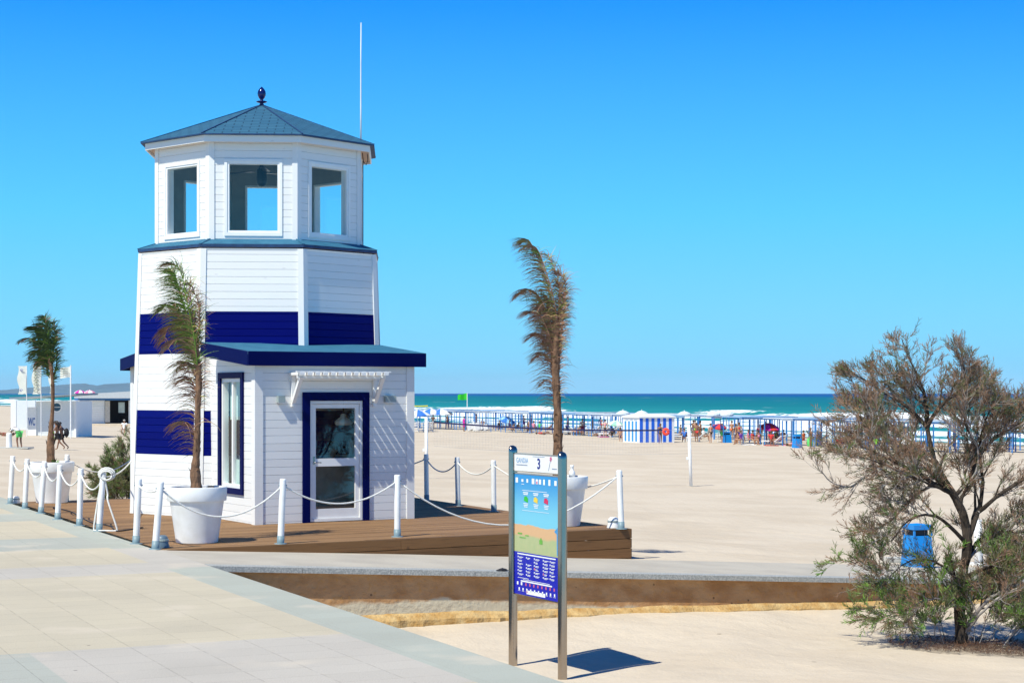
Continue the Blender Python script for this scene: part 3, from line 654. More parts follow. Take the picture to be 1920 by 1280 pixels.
mb.box(CA+NF*(-b1+.02)+W*.13+V((0,0,1.7)),NF*(b1-b0-.04),W*.01,V((0,0,.68))); mb.build('blind',[CUR],sf); mb=MB(); mb.box(CA+NF*(-b1+.02)+W*.16+V((0,0,.58)),NF*(b1-b0-.04),W*.01,V((0,0,.45)))
mb.build('blind',[CUR],sf)
# slatted sunshade over the door
sh_=MB(); SX0,SX1=wx(541),wx(706); SZ=2.46; PR=.46
sh_.box(P(SX0,SZ-.10,.045),W*(SX1-SX0),NF*-.028,V((0,0,.085)))
sunsh=sh_.build('door_pergola',[WHITE],kiosk)
for i in range(12):
    x=SX0+.0+(SX1-SX0-.085)*i/11
    mb=MB(); mb.box(P(x,SZ-.012,PR),W*.085,NF*-(PR-.018),V((0,0,.045))); mb.build('slat',[TRIM],sunsh)
mb=MB(); mb.box(P(SX0-.05,SZ+.034,PR-.01),W*(SX1-SX0+.1),NF*-.05,V((0,0,.02))); mb.box(P(SX0-.0,SZ-.065,PR-.10),W*(SX1-SX0),NF*-.035,V((0,0,.05))); mb.build('rail',[TRIM],sunsh)
for x in (SX0+.03,SX1-.09):
    mb=MB(); mb.box(P(x,1.93,.07),W*.06,NF*-.05,V((0,0,.52))); a=P(x+.03,2.0,.06); b=P(x+.03,2.42,PR-.09); mb.bar(a,b,.055,.06,up=W); mb.build('bracket',[TRIM],sunsh)
# wall lamps
LAMPG=mat('lamp_grey',(.30,.36,.36),.4,.1)
for px,tilt in ((524,0),(724.5,1)):
    x=wx(px); mb=MB(); mb.box(P(x-.06,2.0,.10),W*.12 if not tilt else W*.2,NF*-.083,V((0,0,.11))); wl_=mb.build('wall_lamp',[LAMPG],kiosk)
    mb=MB(); mb.box(P(x-.05,1.985,.095),W*.10 if not tilt else W*.18,NF*-.06,V((0,0,.0145))); mb.build('lens',[TRIM],wl_)
# interior: counter, pendant, monitor
mb=MB(); q=P(1.05,0.035,-.75)
mb.box(q,W*1.7,NF*-.35,V((0,0,.9))); mb.box(q+NF*.06+V((0,0,.9)),W*1.72,NF*-.45,V((0,0,.04)))
ct=thing('service_counter',P(1.2,.035,-1.3),'plain counter inside the kiosk behind the glass door','counter')
mb.build('counter_top',[mat('counter_wood',(.35,.32,.27),.5,.15)],ct)
pend=thing('pendant_lamp',P((LX0+LX1)/2+.50,2.6,-.75),'white glass pendant lamp hanging behind the door glass','lamp')
mb=MB(); c=P((LX0+LX1)/2+.50,0,-.75); mb.lathe(c,[(.02,1.80),(.05,1.78),(.055,1.74),(.10,1.71),(.15,1.665),(.155,1.63),(.13,1.60),(.001,1.595)],20); mb.build('lamp_shade',[WPLAS],pend,True)
mb=MB(); mb.tube([c+V((0,0,1.79)),c+V((0,0,2.6))],.006,6); mb.build('cord',[BLACK],pend)
mon=thing('monitor',P(2.3,.975,-.95),'pale screen standing on the kiosk counter','screen'); mb=MB(); mb.box(P(2.15,1.05,-.95),W*.32,NF*-.03,V((0,0,.28))); mb.build('screen',[mat('pale_screen',(.55,.6,.6),.4,.05)],mon); mb=MB(); mb.box(P(2.27,.976,-.92),W*.08,NF*-.1,V((0,0,.09))); mb.build('stand',[BLACK],mon)

# ------------------------------------------------------------- deck
dk=thing('wooden_deck',(-1,30,-.9),'raised brown plank deck around the lighthouse kiosk','deck')
DA,DB,DC,DD=V((-4.86,24.12,0)),V((1.88,28.0,0)),V((-3.14,38.75,0)),V((-9.98,34.75,0))
u=(DB-DA).normalized(); vdir=V((-u.y,u.x,0)); Ld=(DB-DA).length; mb=MB()
poly=[DA,DB,DC,DD]
def clipx(y):
    """x-range (along u) of the deck polygon at distance y along vdir"""
    xs=[]
    for i in range(4):
        a,b=poly[i]-DA,poly[(i+1)%4]-DA; ya,yb=a.dot(vdir),b.dot(vdir)
        if (ya-y)*(yb-y)<0: f=(y-ya)/(yb-ya); xs.append(a.dot(u)+(b.dot(u)-a.dot(u))*f)
    return (min(xs),max(xs)) if len(xs)>1 else None
bw=.145; y=-.55; row=0
while y<14:
    r0,r1=clipx(y+.004),clipx(y+bw-.006)
    if r0 and r1:
        nb=max(1,int((r0[1]-r0[0])/3.2)); cut=[0]+sorted((k+rnd.random()*.5)/(nb+.5) for k in range(1,nb+1))+[1]
        for c0,c1 in zip(cut,cut[1:]):
            if c1-c0<.01: continue
            g0=.003/(r0[1]-r0[0]); p=lambda r,f,yy,z:DA+u*(r[0]+(r[1]-r[0])*f)+vdir*yy+V((0,0,z))
            bx=rnd.random()*30; by=int(rnd.random()*200)
            q=[p(r0,c0+g0,y+.004,0),p(r0,c1-g0,y+.004,0),p(r1,c1-g0,y+bw-.006,0),p(r1,c0+g0,y+bw-.006,0)]
            dz=V((0,0,-.028)); Lq=(q[1]-q[0]).length; mb.quad(q,0,[(bx,by+.1),(bx+Lq,by+.1),(bx+Lq,by+.9),(bx,by+.9)])
            for a,b in ((0,1),(1,2),(2,3),(3,0)): mb.quad([q[a]+dz,q[b]+dz,q[b],q[a]],0,[(bx,by+.05)]*4)
    y+=bw
mb.build('deck_boards',[DECKT],dk)
mb=MB(); mb.prism([(DA+(p-DA)*.998+V((.01,.01,0)))[:2] for p in poly],-.10,-.032); mb.build('deck_frame',[BLACK],dk)
mb=MB()
for a,b in ((DA,DB),(DB,DC),(DC,DD)):
    d=(b-a).normalized(); nn=V((d.y,-d.x,0)); L_=(b-a).length
    for k in range(6):
        z1=-.002-.155*k; x=0
        while x<L_-.01:
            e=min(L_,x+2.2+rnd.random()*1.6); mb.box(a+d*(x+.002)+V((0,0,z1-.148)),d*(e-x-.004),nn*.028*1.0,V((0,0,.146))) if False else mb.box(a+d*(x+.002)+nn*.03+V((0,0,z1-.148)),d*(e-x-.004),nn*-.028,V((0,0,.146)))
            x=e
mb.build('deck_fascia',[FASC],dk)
#%%FURNITURE
# ------------------------------------------------------------- rope bollards
def bollard(p,lean,label,h=.93,r=.047):
    root=thing('bollard',p,label,'bollard','white rope bollards around the kiosk deck')
    d=V((lean[0],lean[1],h)); mb=MB()
    mb.lathe(p,[(.09,0),(.09,.008),(.052,.012)],20,0); mb.tube([p+V((0,0,.006)),p+d*.02,p+d*.12],[r+.006]*3,16,0); mb.tube([p+d*.12,p+d*.125],[r+.006,r+.001],16,0)
    mb.build('sleeve',[GREYP],root,True)
    mb=MB(); mb.tube([p+d*.11,p+d*.5,p+d*.975,p+d*.995,p+d],[r,r,r,r*.92,r*.75],18); smooth_by_angle(mb.build('pole',[WPLAS],root),50)
    mb=MB(); mb.tube([p+d*.90+V((-r*1.25,0,0)),p+d*.90+V((r*1.25,0,0))],.012,8); mb.build('rope_eye',[GREYP],root,True)
    return p+d*.90
BP=[(19,943,24,'beside the left planter, nearest the left edge of the photo'),(46.5,952,51,'second from the left edge, in front of the left planter'),(76.5,961,84,'third from the left, in front of the middle of the left planter'),(108,972.5,113,'fourth from the left, right of the left planter base'),(149,984,152,'fifth from the left, just left of the bollard with the knotted rope'),(185.6,994,194,'with a knotted rope hanging from its top'),(255,1018,260,'left of the near planter, in front of the tower wall'),(291,1028,301,'touching the near planter, with a spotlight at its foot'),(526,1018,531,'in front of the wing wall left of the door'),(745,1005,745,'in front of the wall right of the door'),(1165,990,1161,'at the right end of the deck')]
TOPS=[]
for x,y,xt,lb in BP:
    p=gp(x,y+1); h=.93; lean=(xt-x)*p.y/F; TOPS.append(bollard(p,(lean,rnd.uniform(-.02,.02)),'white rope bollard '+lb))
BK=[(800,938,799,'in the tower shadow behind the deck'),(859,948,857,'on the far deck edge, between the shaded bollard and the sign'),(926,958,925,'on the far deck edge just left of the sign'),(124,939,126,'behind the left planter'),(248,934,251,'on the back edge half hidden by the tower')]
BT=[]
for x,y,xt,lb in BK:
    p=gp(x,y); BT.append(bollard(p,((xt-x)*p.y/F,0),'white rope bollard '+lb))
def rope(a,b,sag,label,group='white ropes strung between the bollards',r=.013,name='rope'):
    pts=[]; n=18
    for i in range(n+1):
        f=i/n; p=a.lerp(b,f); p.z-=sag*4*f*(1-f); pts.append(p)
    mb=MB(); mb.tube(pts,r,7); o=mb.build(name,[ROPE],None,True,org=a); tag(o,label,'rope',group); return o
desc=['first','second','third','fourth','fifth']
for i in range(5): rope(TOPS[i],TOPS[i+1],.22 if i else .17,'short sagging white rope, %s span from the left along the promenade edge'%desc[i])
rope(TOPS[6],TOPS[7],.07,'short white rope between the two bollards left of the near planter')
rope(TOPS[7],TOPS[8],.42,'white rope sagging across the front of the near planter')
rope(TOPS[8],TOPS[9],.30,'white rope sagging across the kiosk door')
q=gp(1000,985); rope(TOPS[9],TOPS[10]+V((-.02,0,0)),.72,'long white rope from beside the door, behind the sign, to the right end bollard')
rope(BT[0],BT[1],.22,'white rope behind the deck between the shaded bollard and its right neighbour')
rope(BT[1],BT[2],.20,'white rope behind the deck left of the sign')
rope(BT[2],TOPS[10]+V((0,0,.0)),.32,'white rope along the far deck edge, passing behind the sign and right planter')
rope(TOPS[5],BT[4],.10,'white rope from the knotted bollard up to the back of the tower')
rope(BT[3],BT[4],.28,'white rope on the far deck edge behind the left planter')
bh=gp(700,928); rope(BT[0]-V((2.2,-1.6,.0))+V((0,.4,0)),BT[0],.26,'white rope in shadow running from behind the kiosk to the shaded bollard')
# knotted hanging loop
a=TOPS[5]; g=gp(176,995); g2=gp(219,996)
pts=[a,a+V((-.03,-.03,-.12)),a.lerp(g,.5)+V((-.02,0,0)),g+V((.0,0,.05)),g+V((.03,-.02,.012)),g.lerp(g2,.5)+V((0,-.03,.012)),g2+V((-.03,0,.012)),g2+V((0,0,.05)),a.lerp(g2,.5)+V((-.03,0,.05)),a+V((.07,0,-.25)),a+V((.03,-.03,.0))]
def smoothpath(P_,k=6):
    out=[]
    for i in range(len(P_)-1):
        p0,p1,p2,p3=P_[max(i-1,0)],P_[i],P_[i+1],P_[min(i+2,len(P_)-1)]
        for j in range(k):
            t=j/k; out.append(.5*((2*p1)+(p2-p0)*t+(2*p0-5*p1+4*p2-p3)*t*t+(3*p1-p0-3*p2+p3)*t**3))
    out.append(P_[-1]); return out
mb=MB(); mb.tube(smoothpath(pts),.014,7)
c=a+V((.06,-.03,.03)); 
for k in range(3): mb.tube([c+V((math.cos(t)*(.09+.02*k),.02*k-.02,math.sin(t)*(.07+.015*k)+.01*k)) for t in [2*PI*i/14 for i in range(15)]],.013,6)
tag(mb.build('knotted_rope',[ROPE],None,True,org=a),'coiled and knotted white rope looping from bollard top to the deck boards','rope')
# dark cable on deck
mb=MB(); P_=[gp(100,951,.012),gp(128,957,.012),gp(140,962,.012),gp(150,968,.012),gp(163,975,.012),gp(176,980,.012),gp(205,985,.012),gp(214,992,.012),gp(222,995,.012),gp(250,991,.012),gp(268,988,.012)]
mb.tube(smoothpath(P_),.010,6); tag(mb.build('deck_cable',[BLACK],None,True,org=P_[0]),'thin dark cable snaking over the deck boards behind the left bollards','cable')

# ground spotlights
SPB=mat('spot_shell',(.10,.16,.22),.45,.1)
for (p,lb,rx,s) in ((gp(304,1026),'blue-shaded bell spotlight at the foot of the bollard touching the near planter',.5,1.0),(gp(1150,989),'pale bell-shaped spotlight on the right end of the deck',0,1.0),(gp(30,943),'small grey spotlight beside the leftmost bollard',0,.8)):
    t=thing('deck_spotlight',p,lb,'spotlight','spotlights on the deck'); mb=MB(); 
    mb.lathe(p,[(.001,.175*s),(.05*s,.172*s),(.075*s,.15*s),(.085*s,.12*s),(.09*s,.06*s),(.105*s,.01),(.105*s,0.002)],20); mb.build('housing',[SPB if rx else WPLAS],t,True)
    mb=MB(); mb.lathe(p,[(.087*s,.12*s),(.093*s,.117*s),(.094*s,.095*s),(.089*s,.09*s)],20); mb.build('ring',[LAMPG],t)
# planters
def planter(p,label,sc=1.0):
    t=thing('planter',p,label,'planter','large white pot planters on the deck'); mb=MB(); s=sc
    pr=[(.001,.0),(.285,.0),(.30,.012),(.302,.03),(.385,.60),(.387,.605),(.418,.607),(.422,.615),(.43,.79),(.425,.803),(.412,.806),(.38,.806),(.372,.798),(.365,.70)]
    mb.lathe(p,[(a*s,b*s) for a,b in pr],56); smooth_by_angle(mb.build('pot',[WPLAS],t),35)
    mb=MB(); gv=[p+V((0,0,.735*s))]; 
    mb.lathe(p,[(.001,.735*s),(.2*s,.73*s),(.371*s,.72*s)],24); mb.build('soil',[SOIL],t,True)
    return t
PL=[(gp(90,944)+V((0,.3,0)),'white pot planter at the left end of the deck'),(gp(362,1020)+V((0,.31,0)),'white pot planter nearest the camera, in front of the kiosk'),(gp(1054,988)+V((0,.31,0)),'white pot planter half hidden behind the sign')]
for p,lb in PL: p.z=0; planter(p,lb)
mb=MB(); q=PL[1][0]+V((.2,-.28,.81)); mb.box(q,V((.09,0,0)),V((0,.05,0)),V((0,0,.022))); tag(mb.build('dark_tag',[BLACK],None,org=q),'small dark object lying on the rim of the nearest white planter','object')
# white bottle on the third planter rim
q=PL[2][0]+V((-.04+.2,-.28,.806)); mb=MB(); mb.lathe(q,[(.001,0),(.05,0),(.052,.06),(.045,.09),(.026,.11),(.024,.15),(.03,.16),(.03,.19),(.001,.195)],16); tag(mb.build('white_bottle',[WPLAS],None,True,org=q),'small white bottle standing on the rim of the planter behind the sign','bottle')
# green seedling in left planter
GRN=mat('fresh_leaf',(.08,.22,.03),.5,.3,20)
mb=MB(); q=PL[0][0]+V((.10,-.1,.73))
for k in range(26):
    a=rnd.random()*6.28; d=V((math.cos(a),math.sin(a),rnd.uniform(.6,1.6))).normalized(); w=d.cross(V((0,0,1))).normalized()*.02; e=q+d*rnd.uniform(.08,.2); mb.quad([q,e*.5+q*.5+w,e,e*.5+q*.5-w])
tag(mb.build('seedling',[GRN],None,org=q),'small bright green seedling at the foot of the left potted palm','plant')

# ------------------------------------------------------------- palms
BARK=mat('palm_bark',(.10,.055,.032),.9,.35,14,.8,50,stretch=(1,1,.35),col2=(.27,.15,.085)); BARKR=mat('palm_red_sheath',(.26,.13,.085),.8,.2,8,.4,40,stretch=(1,1,.15),col2=(.20,.17,.07))
PG=mat('palm_green',(.09,.20,.02),.5,.35,3,col2=(.24,.36,.05)); PBm=mat('palm_dry',(.17,.07,.04),.8,.3,9,col2=(.44,.25,.16)); PD=mat('palm_dark_green',(.02,.05,.012),.55,.35,3,col2=(.05,.10,.025)); PY=mat('palm_straw',(.42,.33,.12),.8,.3,6)
def palm(base,sc,trunk,fronds,label,seed,mats=(PG,PBm,PD,PY),width=.010):
    """trunk, fronds in photo pixels relative to trunk foot; sc metres per pixel"""
    rr=random.Random(seed); t=thing('potted_palm',base,label,'palm','slender wind-bent palms in pots')
    W_=lambda x,y,dy=0: base+V(((x if x>-12 else -12+(x+12)*.72)*sc,dy,-y*sc))
    path=smoothpath([W_(x,y) for x,y,r in trunk],4); rad=[]
    for i in range(len(path)):
        f=i/(len(path)-1)*(len(trunk)-1); k=min(int(f),len(trunk)-2); r0,r1=trunk[k][2],trunk[k+1][2]; rad.append((r0+(r1-r0)*(f-k))*sc*(1+.07*math.sin(i*2.3)+.04*rr.uniform(-1,1)))
    mb=MB(); mb.tube(path,rad,12)
    # ragged leaf bases
    for k in range(46):
        i=rr.randrange(0,len(path)-1); p=path[i]; a=rr.random()*6.28; d=V((math.cos(a),math.sin(a),0)); r_=rad[i]; h=rr.uniform(.04,.10)
        w=V((-d.y,d.x,0))*r_*.45; mb.quad([p+d*r_*.9-w,p+d*r_*.9+w,p+d*(r_*1.35)+V((0,0,h))+w*.2,p+d*(r_*1.35)+V((0,0,h))-w*.2])
    mb.build('trunk',[BARK],t)
    for fi,(pts,ll,green,dy,dens,sides,lft) in enumerate(fronds):
        mb=MB(); n=len(pts); P_=smoothpath([W_(x,y,dy*(i/(n-1))) for i,(x,y) in enumerate(pts)],8); m_=len(P_)
        mb.tube(P_,[max(.003,.012*(1-.8*i/m_)) for i in range(m_)],5,0 if green>.5 else 1)
        Ltot=sum((P_[i+1]-P_[i]).length for i in range(m_-1)); cnt=int(Ltot/.0088*dens)
        for k in range(cnt):
            f=.04+.96*(k+rr.random())/cnt; x=f*(m_-1); i=min(int(x),m_-2); p=P_[i].lerp(P_[i+1],x-i); d=(P_[min(i+1,m_-1)]-P_[i]).normalized()
            sd=rr.choice((-1,1)) if sides==2 else sides
            side=V((1,0,0))*sd*(1 if rr.random()<.93 else -1)*(1 if sd<0 else .55)+V((0,rr.uniform(-1.0,1.0),0)); dirn=(side*.8+d*rr.uniform(.3,.9)).normalized()
            L_=ll*.74*(.6+.5*math.sin(PI*min(1,f*.9+.08)))*rr.uniform(.7,1.3)
            wind=V((-1,rr.uniform(-.3,.3),0))*lft; segs=4; q=p.copy(); pr=None; wd=width*rr.uniform(.7,1.3)
            isg=rr.random()<green-(.25*abs(f-.45)); dead=rr.random()
            mi=(0 if dead<.6 else (2 if dead<.9 else 3)) if isg else (1 if dead<.85 else 3)
            v=dirn
            vprev=len(mb.v); pl=[]
            for j in range(segs+1):
                wv=v.cross(V((0,1,0))); wv=(wv.normalized() if wv.length>.1 else V((0,0,1)))*wd*(1-j/segs*.85)+V((0,wd*.4,0)); pl.append((q-wv*.5,q+wv*.5))
                q=q+v*(L_/segs); v=(v+wind*.28+V((0,0,-.40 if not isg else -.26))+V((rr.uniform(-.06,.06),rr.uniform(-.1,.1),rr.uniform(-.05,.05)))).normalized()
            for j in range(segs): mb.quad([pl[j][0],pl[j][1],pl[j+1][1],pl[j+1][0]],mi)
        mb.build('frond',list(mats),t)
    return t
# near palm: foot at pixel (361,914)
b1_=PL[1][0]+V((-.01,0,.72)); s1=b1_.y/F
tr=[(1,0,11.5),(-2,-40,9.5),(0,-66,6.8),(2,-110,6),(3,-160,5.4),(5,-210,5.8),(2,-250,5),(0,-275,4.5)]
fr1=[([(0,-262),(-8,-300),(-28,-350),(-55,-400),(-66,-420)],.42,.95,.1,1.1,2,.6),
     ([(0,-262),(-4,-300),(-16,-350),(-26,-395),(-40,-422),(-60,-428)],.40,.75,-.15,.9,2,.7),
     ([(0,-250),(-8,-300),(-24,-345),(-40,-385),(-52,-412)],.46,.97,.0,1.2,-1,.45),([(1,-235),(-10,-275),(-28,-318),(-48,-352)],.46,.8,.12,1.1,-1,.45),
     ([(1,-265),(-2,-300),(-10,-340),(-16,-372),(-22,-395)],.36,.35,.25,.9,2,.6),
     ([(0,-262),(-14,-300),(-38,-335),(-66,-352),(-84,-340)],.40,.55,-.05,1.0,-1,.5),
     ([(0,-260),(-18,-292),(-45,-312),(-72,-308),(-82,-285)],.38,.12,.1,1.2,-1,.3),
     ([(0,-255),(-20,-280),(-45,-285),(-62,-268)],.36,.30,-.2,1.1,-1,.3),
     ([(1,-250),(4,-290),(4,-330),(-2,-356)],.34,.85,.2,1.0,2,.7),
     ([(2,-225),(2,-255),(-3,-300),(-8,-330)],.38,.60,-.2,1.1,-1,.5),
     ([(1,-62),(-1,-110),(-1,-160),(-2,-205),(-3,-250)],.50,.05,.05,.55,-1,.25),([(4,-150),(6,-190),(5,-230),(4,-262)],.34,.25,.1,.6,1,.1),
     ([(2,-215),(-8,-235),(-22,-245),(-34,-232)],.42,.25,.1,1.2,-1,.4),
     ([(3,-170),(-2,-195),(-12,-215),(-22,-214)],.46,.05,0,1.0,-1,.35),
     ([(3,-165),(6,-195),(4,-225),(2,-250)],.30,.15,.1,.8,2,.2),
     ([(3,-100),(-6,-120),(-18,-132),(-30,-128)],.44,.03,-.1,1.3,-1,.3),
     ([(2,-290),(6,-325),(2,-360),(-12,-392)],.34,.2,.0,.9,2,.3)]
palm(b1_,s1,tr,fr1,'tall wind-blown palm in the near pot, green fronds over the kiosk stripes, brown below',3)
b2_=PL[0][0]+V((-.02,0,.72)); s2=b2_.y/F
tr2=[(0,0,8.5),(-1,-40,7),(0,-70,4.5),(3,-110,3.4),(3,-160,3.4),(-1,-190,4),(-4,-210,4)]
fr2=[([(-3,-185),(-6,-220),(-10,-250),(-14,-280)],.40,1,.1,1.4,2,.5),([(-3,-185),(-2,-220),(-3,-250),(-8,-278)],.36,1,-.2,1.4,2,.4),
     ([(-3,-190),(-12,-225),(-28,-255),(-48,-262)],.38,1,.2,1.4,-1,.5),([(-3,-190),(-16,-220),(-36,-238),(-54,-236)],.36,.9,-.2,1.2,-1,.4),
     ([(-3,-185),(2,-220),(4,-250),(-2,-270)],.34,1,.2,1.4,2,.2),([(-3,-180),(-14,-205),(-30,-216),(-44,-204)],.36,.85,.1,1.3,-1,.4),
     ([(-3,-170),(4,-200),(8,-225),(10,-240)],.32,.9,-.1,1.1,2,.1),([(-3,-165),(-8,-190),(-16,-200),(-28,-188)],.36,.7,.1,1.2,-1,.3),
     ([(0,-150),(6,-175),(10,-195),(8,-215)],.30,.9,.0,1.0,1,.1),([(-4,-190),(-9,-215),(-14,-240),(-22,-262)],.36,1,.0,1.6,2,.4)]
palm(b2_,s2,tr2,fr2,'dark green wind-blown palm in the left pot, its reddish trunk before the white beach building',5,(PD,PBm,PD,PG),.017)
b3_=PL[2][0]+V((-.04,0,.72)); s3=b3_.y/F
off3=(1046-960)-(b3_.x/b3_.y*F)
tr3=[(0,0,10),(0,-60,9),(0,-110,8),(-2,-160,7),(-4,-200,7.5),(-4,-240,8),(-3,-270,7),(-2,-300,6)]
fr3=[([(-3,-240),(-5,-300),(-18,-360),(-40,-410),(-68,-450),(-78,-452)],.46,.30,.1,1.0,-1,.55),([(-3,-240),(-2,-300),(-10,-350),(-30,-400),(-48,-432),(-62,-440)],.44,.45,-.2,1.0,-1,.6),
     ([(-3,-240),(0,-300),(4,-350),(-4,-395),(-22,-425)],.40,.45,.1,1.0,2,.5),([(-3,-240),(4,-300),(12,-345),(12,-375),(0,-392)],.36,.10,-.1,1.0,2,.3),
     ([(-4,-230),(-14,-290),(-38,-340),(-66,-360),(-90,-352)],.46,.15,.15,1.1,-1,.4),([(-4,-225),(-16,-270),(-42,-310),(-70,-318)],.44,.08,-.2,1.1,-1,.4),
     ([(-4,-215),(-16,-250),(-38,-275),(-60,-272)],.42,.05,.1,1.2,-1,.35),([(-4,-200),(-14,-225),(-32,-240),(-48,-232)],.38,.03,.0,1.2,-1,.3),
     ([(-3,-130),(-6,-180),(-8,-230),(-12,-280),(-16,-320)],.52,.04,.05,.8,-1,.35),([(0,-150),(2,-210),(5,-260),(8,-310),(8,-350)],.30,.06,-.05,1.5,2,.15),([(-4,-170),(-12,-185),(-26,-190),(-38,-180)],.26,.02,.0,.6,-1,.2),([(-3,-250),(5,-280),(10,-310),(14,-340)],.30,.05,.1,.9,1,.1),
     ([(-3,-245),(-1,-290),(2,-330),(2,-370)],.40,.12,.0,1.6,2,.2),([(-3,-240),(-6,-285),(-14,-325),(-24,-350)],.40,.35,.2,1.4,-1,.4),([(-2,-235),(-8,-275),(-22,-310),(-40,-330)],.44,.12,-.1,1.3,-1,.4)]
palm(b3_+V((off3*s3,0,0)),s3,tr3,fr3,'mostly dried brown wind-blown palm rising behind the information sign',9)

# ------------------------------------------------------------- information sign
sg=thing('information_sign',(.28,19.9,-1.0),'tall steel-post beach information board with a blue poster and number 3 header','sign')
QL,QR=V((.012,20.4,0)),V((.556,19.4,0)); sr=(QR-QL); Wd=sr.length; sr=sr.normalized(); sn=V((sr.y,-sr.x,0)) 
if sn.y>0: sn=-sn
STEELB=mat('polished_steel',(.43,.37,.31),.2,.1,2,metal=1)
for q,ztop,cap_ in ((QL,1.54,0),(QR,1.50,1)):
    mb=MB(); z0=gz(q.x,q.y)-.3
    n=24; prs=[]
    def ring(z,k): return [q+sr*math.cos(t)*.040*k+sn*math.sin(t)*.055*k+V((0,0,z+(sr.xy.length*math.cos(t)*-.022*k if z>1 else 0))) for t in [2*PI*i/n for i in range(n)]]
    zs=[(z0,1),(ztop-.06,1),(ztop-.03,.96),(ztop-.01,.75),(ztop,.35)]; base=len(mb.v)
    for z,k in zs: mb.v+=ring(z,k)
    for i in range(len(zs)-1):
        for j in range(n): j2=(j+1)%n; mb.f.append((i*n+j,i*n+j2,(i+1)*n+j2,(i+1)*n+j)); mb.m.append(0); mb.uv.append([(0,0)]*4)
    mb.f.append(tuple((len(zs)-1)*n+j for j in range(n))); mb.m.append(0); mb.uv.append([(0,0)]*n)
    mb.build('post',[STEELB],sg,True)
PO=lambda a,z,d=0:QL+sr*(.055+(Wd-.11)*a)+sn*d+V((0,0,z)); WB=Wd-.11
mb=MB(); mb.box(PO(0,1.262,.012),sr*WB,sn*-.024,V((0,0,.190))); hd=mb.build('header_panel',[mat('sign_white',(.80,.80,.80),.4,.02)],sg)
mb=MB()
for zz in (1.25,1.4525): mb.box(PO(0,zz,.016),sr*WB,sn*-.032,V((0,0,.0115)))
mb.build('rail',[STEEL],sg)
NVT=mat('sign_navy_ink',(.01,.02,.22),.4,.05); LBT=mat('sign_lightblue_ink',(.16,.36,.62),.4,.05); PKT=mat('sign_pink_ink',(.6,.12,.25),.4,.05); GRT=mat('sign_grey_ink',(.25,.3,.4),.4,.05); WT_=mat('sign_white_ink',(.85,.88,.9),.4,.03)
text(sg,'header_number','3',.165,PO(.56,1.30,.0145),sr,(0,0,1),NVT,'CENTER',1.0,.004)
text(sg,'header_text','GANDIA',.082,PO(.045,1.355,.0145),sr,(0,0,1),LBT,'LEFT',.9)
mb=MB(); mb.box(PO(.05,1.325,.0142),sr*.26,sn*-.001,V((0,0,.010))); mb.box(PO(.42,1.432,.0142),sr*.28,sn*-.001,V((0,0,.005))); mb.box(PO(.85,1.305,.0142),sr*.11,sn*-.001,V((0,0,.01)))
mb.bar(PO(.775,1.285,.014),PO(.82,1.41,.014),.009,.001,up=sn); mb.build('header_lines',[GRT],hd)
mb=MB(); 
for k in range(5):
    a=k*1.25; c=PO(.825,1.418,.0145); d=sr*math.cos(a)+V((0,0,math.sin(a))); w=sr*-math.sin(a)+V((0,0,math.cos(a))); mb.quad([c,c+d*.018-w*.011,c+d*.034,c+d*.018+w*.011])
mb.build('flower_mark',[PKT],hd)
# poster board
ZT,ZB=1.225,-.155; HB=ZT-ZB; ZM=ZT-HB*.645
m=bpy.data.materials.new('printed_poster'); N,L,B=nodes_of(m); B.inputs['Roughness'].default_value=.3; uv=N.new('ShaderNodeUVMap').outputs[0]; sx=N.new('ShaderNodeSeparateXYZ'); L.new(uv,sx.inputs[0]); y_=sx.outputs[1]
wob=math_node(N,L,'ADD',y_,math_node(N,L,'MULTIPLY',math_node(N,L,'SUBTRACT',noise(N,L,uv,2.2,3,(1,.3,1)),.5),.10))
c=mixc(N,L,step(N,L,y_,.62,1.0),(.18,.56,.72),(.02,.27,.62)); ha=mixc(N,L,noise(N,L,uv,16,5),(.50,.50,.26),(.36,.46,.22)); ora=(.68,.42,.22)
c=mixc(N,L,step(N,L,wob,.58,.572),c,ora); c=mixc(N,L,step(N,L,wob,.50,.47),c,ha); c=mixc(N,L,step(N,L,y_,.353,.352),c,(.012,.018,.42)); L.new(c,B.inputs['Base Color'])
mb=MB(); mb.box(PO(0,ZB,.010),sr*WB,sn*-.02,V((0,0,HB))); bd=mb.build('poster_board',[m],sg)
me=bd.data; uvl=me.uv_layers[0]
for lp in me.loops:
    co=me.vertices[lp.vertex_index].co+ORG[sg.name]; uvl.data[lp.index].uv=((co-PO(0,0)).dot(sr)/WB,(co.z-ZB)/HB)
mb=MB()
for zz in (ZT,ZB-.012): mb.box(PO(0,zz,.014),sr*WB,sn*-.028,V((0,0,.012)))
mb.build('rail',[STEEL],sg)
def rects(lst,mt,name,d=.0125):
    mb=MB()
    for (a,y,w,h) in lst: mb.quad([PO(a,ZB+HB*y,d),PO(a+w,ZB+HB*y,d),PO(a+w,ZB+HB*(y+h),d),PO(a,ZB+HB*(y+h),d)])
    return mb.build(name,[mt],bd)
wr=[]
for k,(a,w,h) in enumerate(((.03,.055,.042),(.165,.045,.022),(.28,.04,.03),(.40,.06,.045),(.49,.05,.04),(.56,.05,.04),(.655,.04,.045),(.77,.045,.048),(.90,.05,.04))): wr.append((a,.925+(.045-h)/2,w,h))
wr+=[(.165,.915,.06,.005),(.18,.865,.56,.004),(.18,.70,.6,.003)]
for a in (.20,.43,.66):
    for j in range(2): wr.append((a+.01*j,.845-j*.014,.12-.02*j,.008))
    for j in range(3): wr.append((a+.01+.008*j,.755-j*.013,.11-.016*j,.006))
wr+=[(.07,.332,.86,.010)]
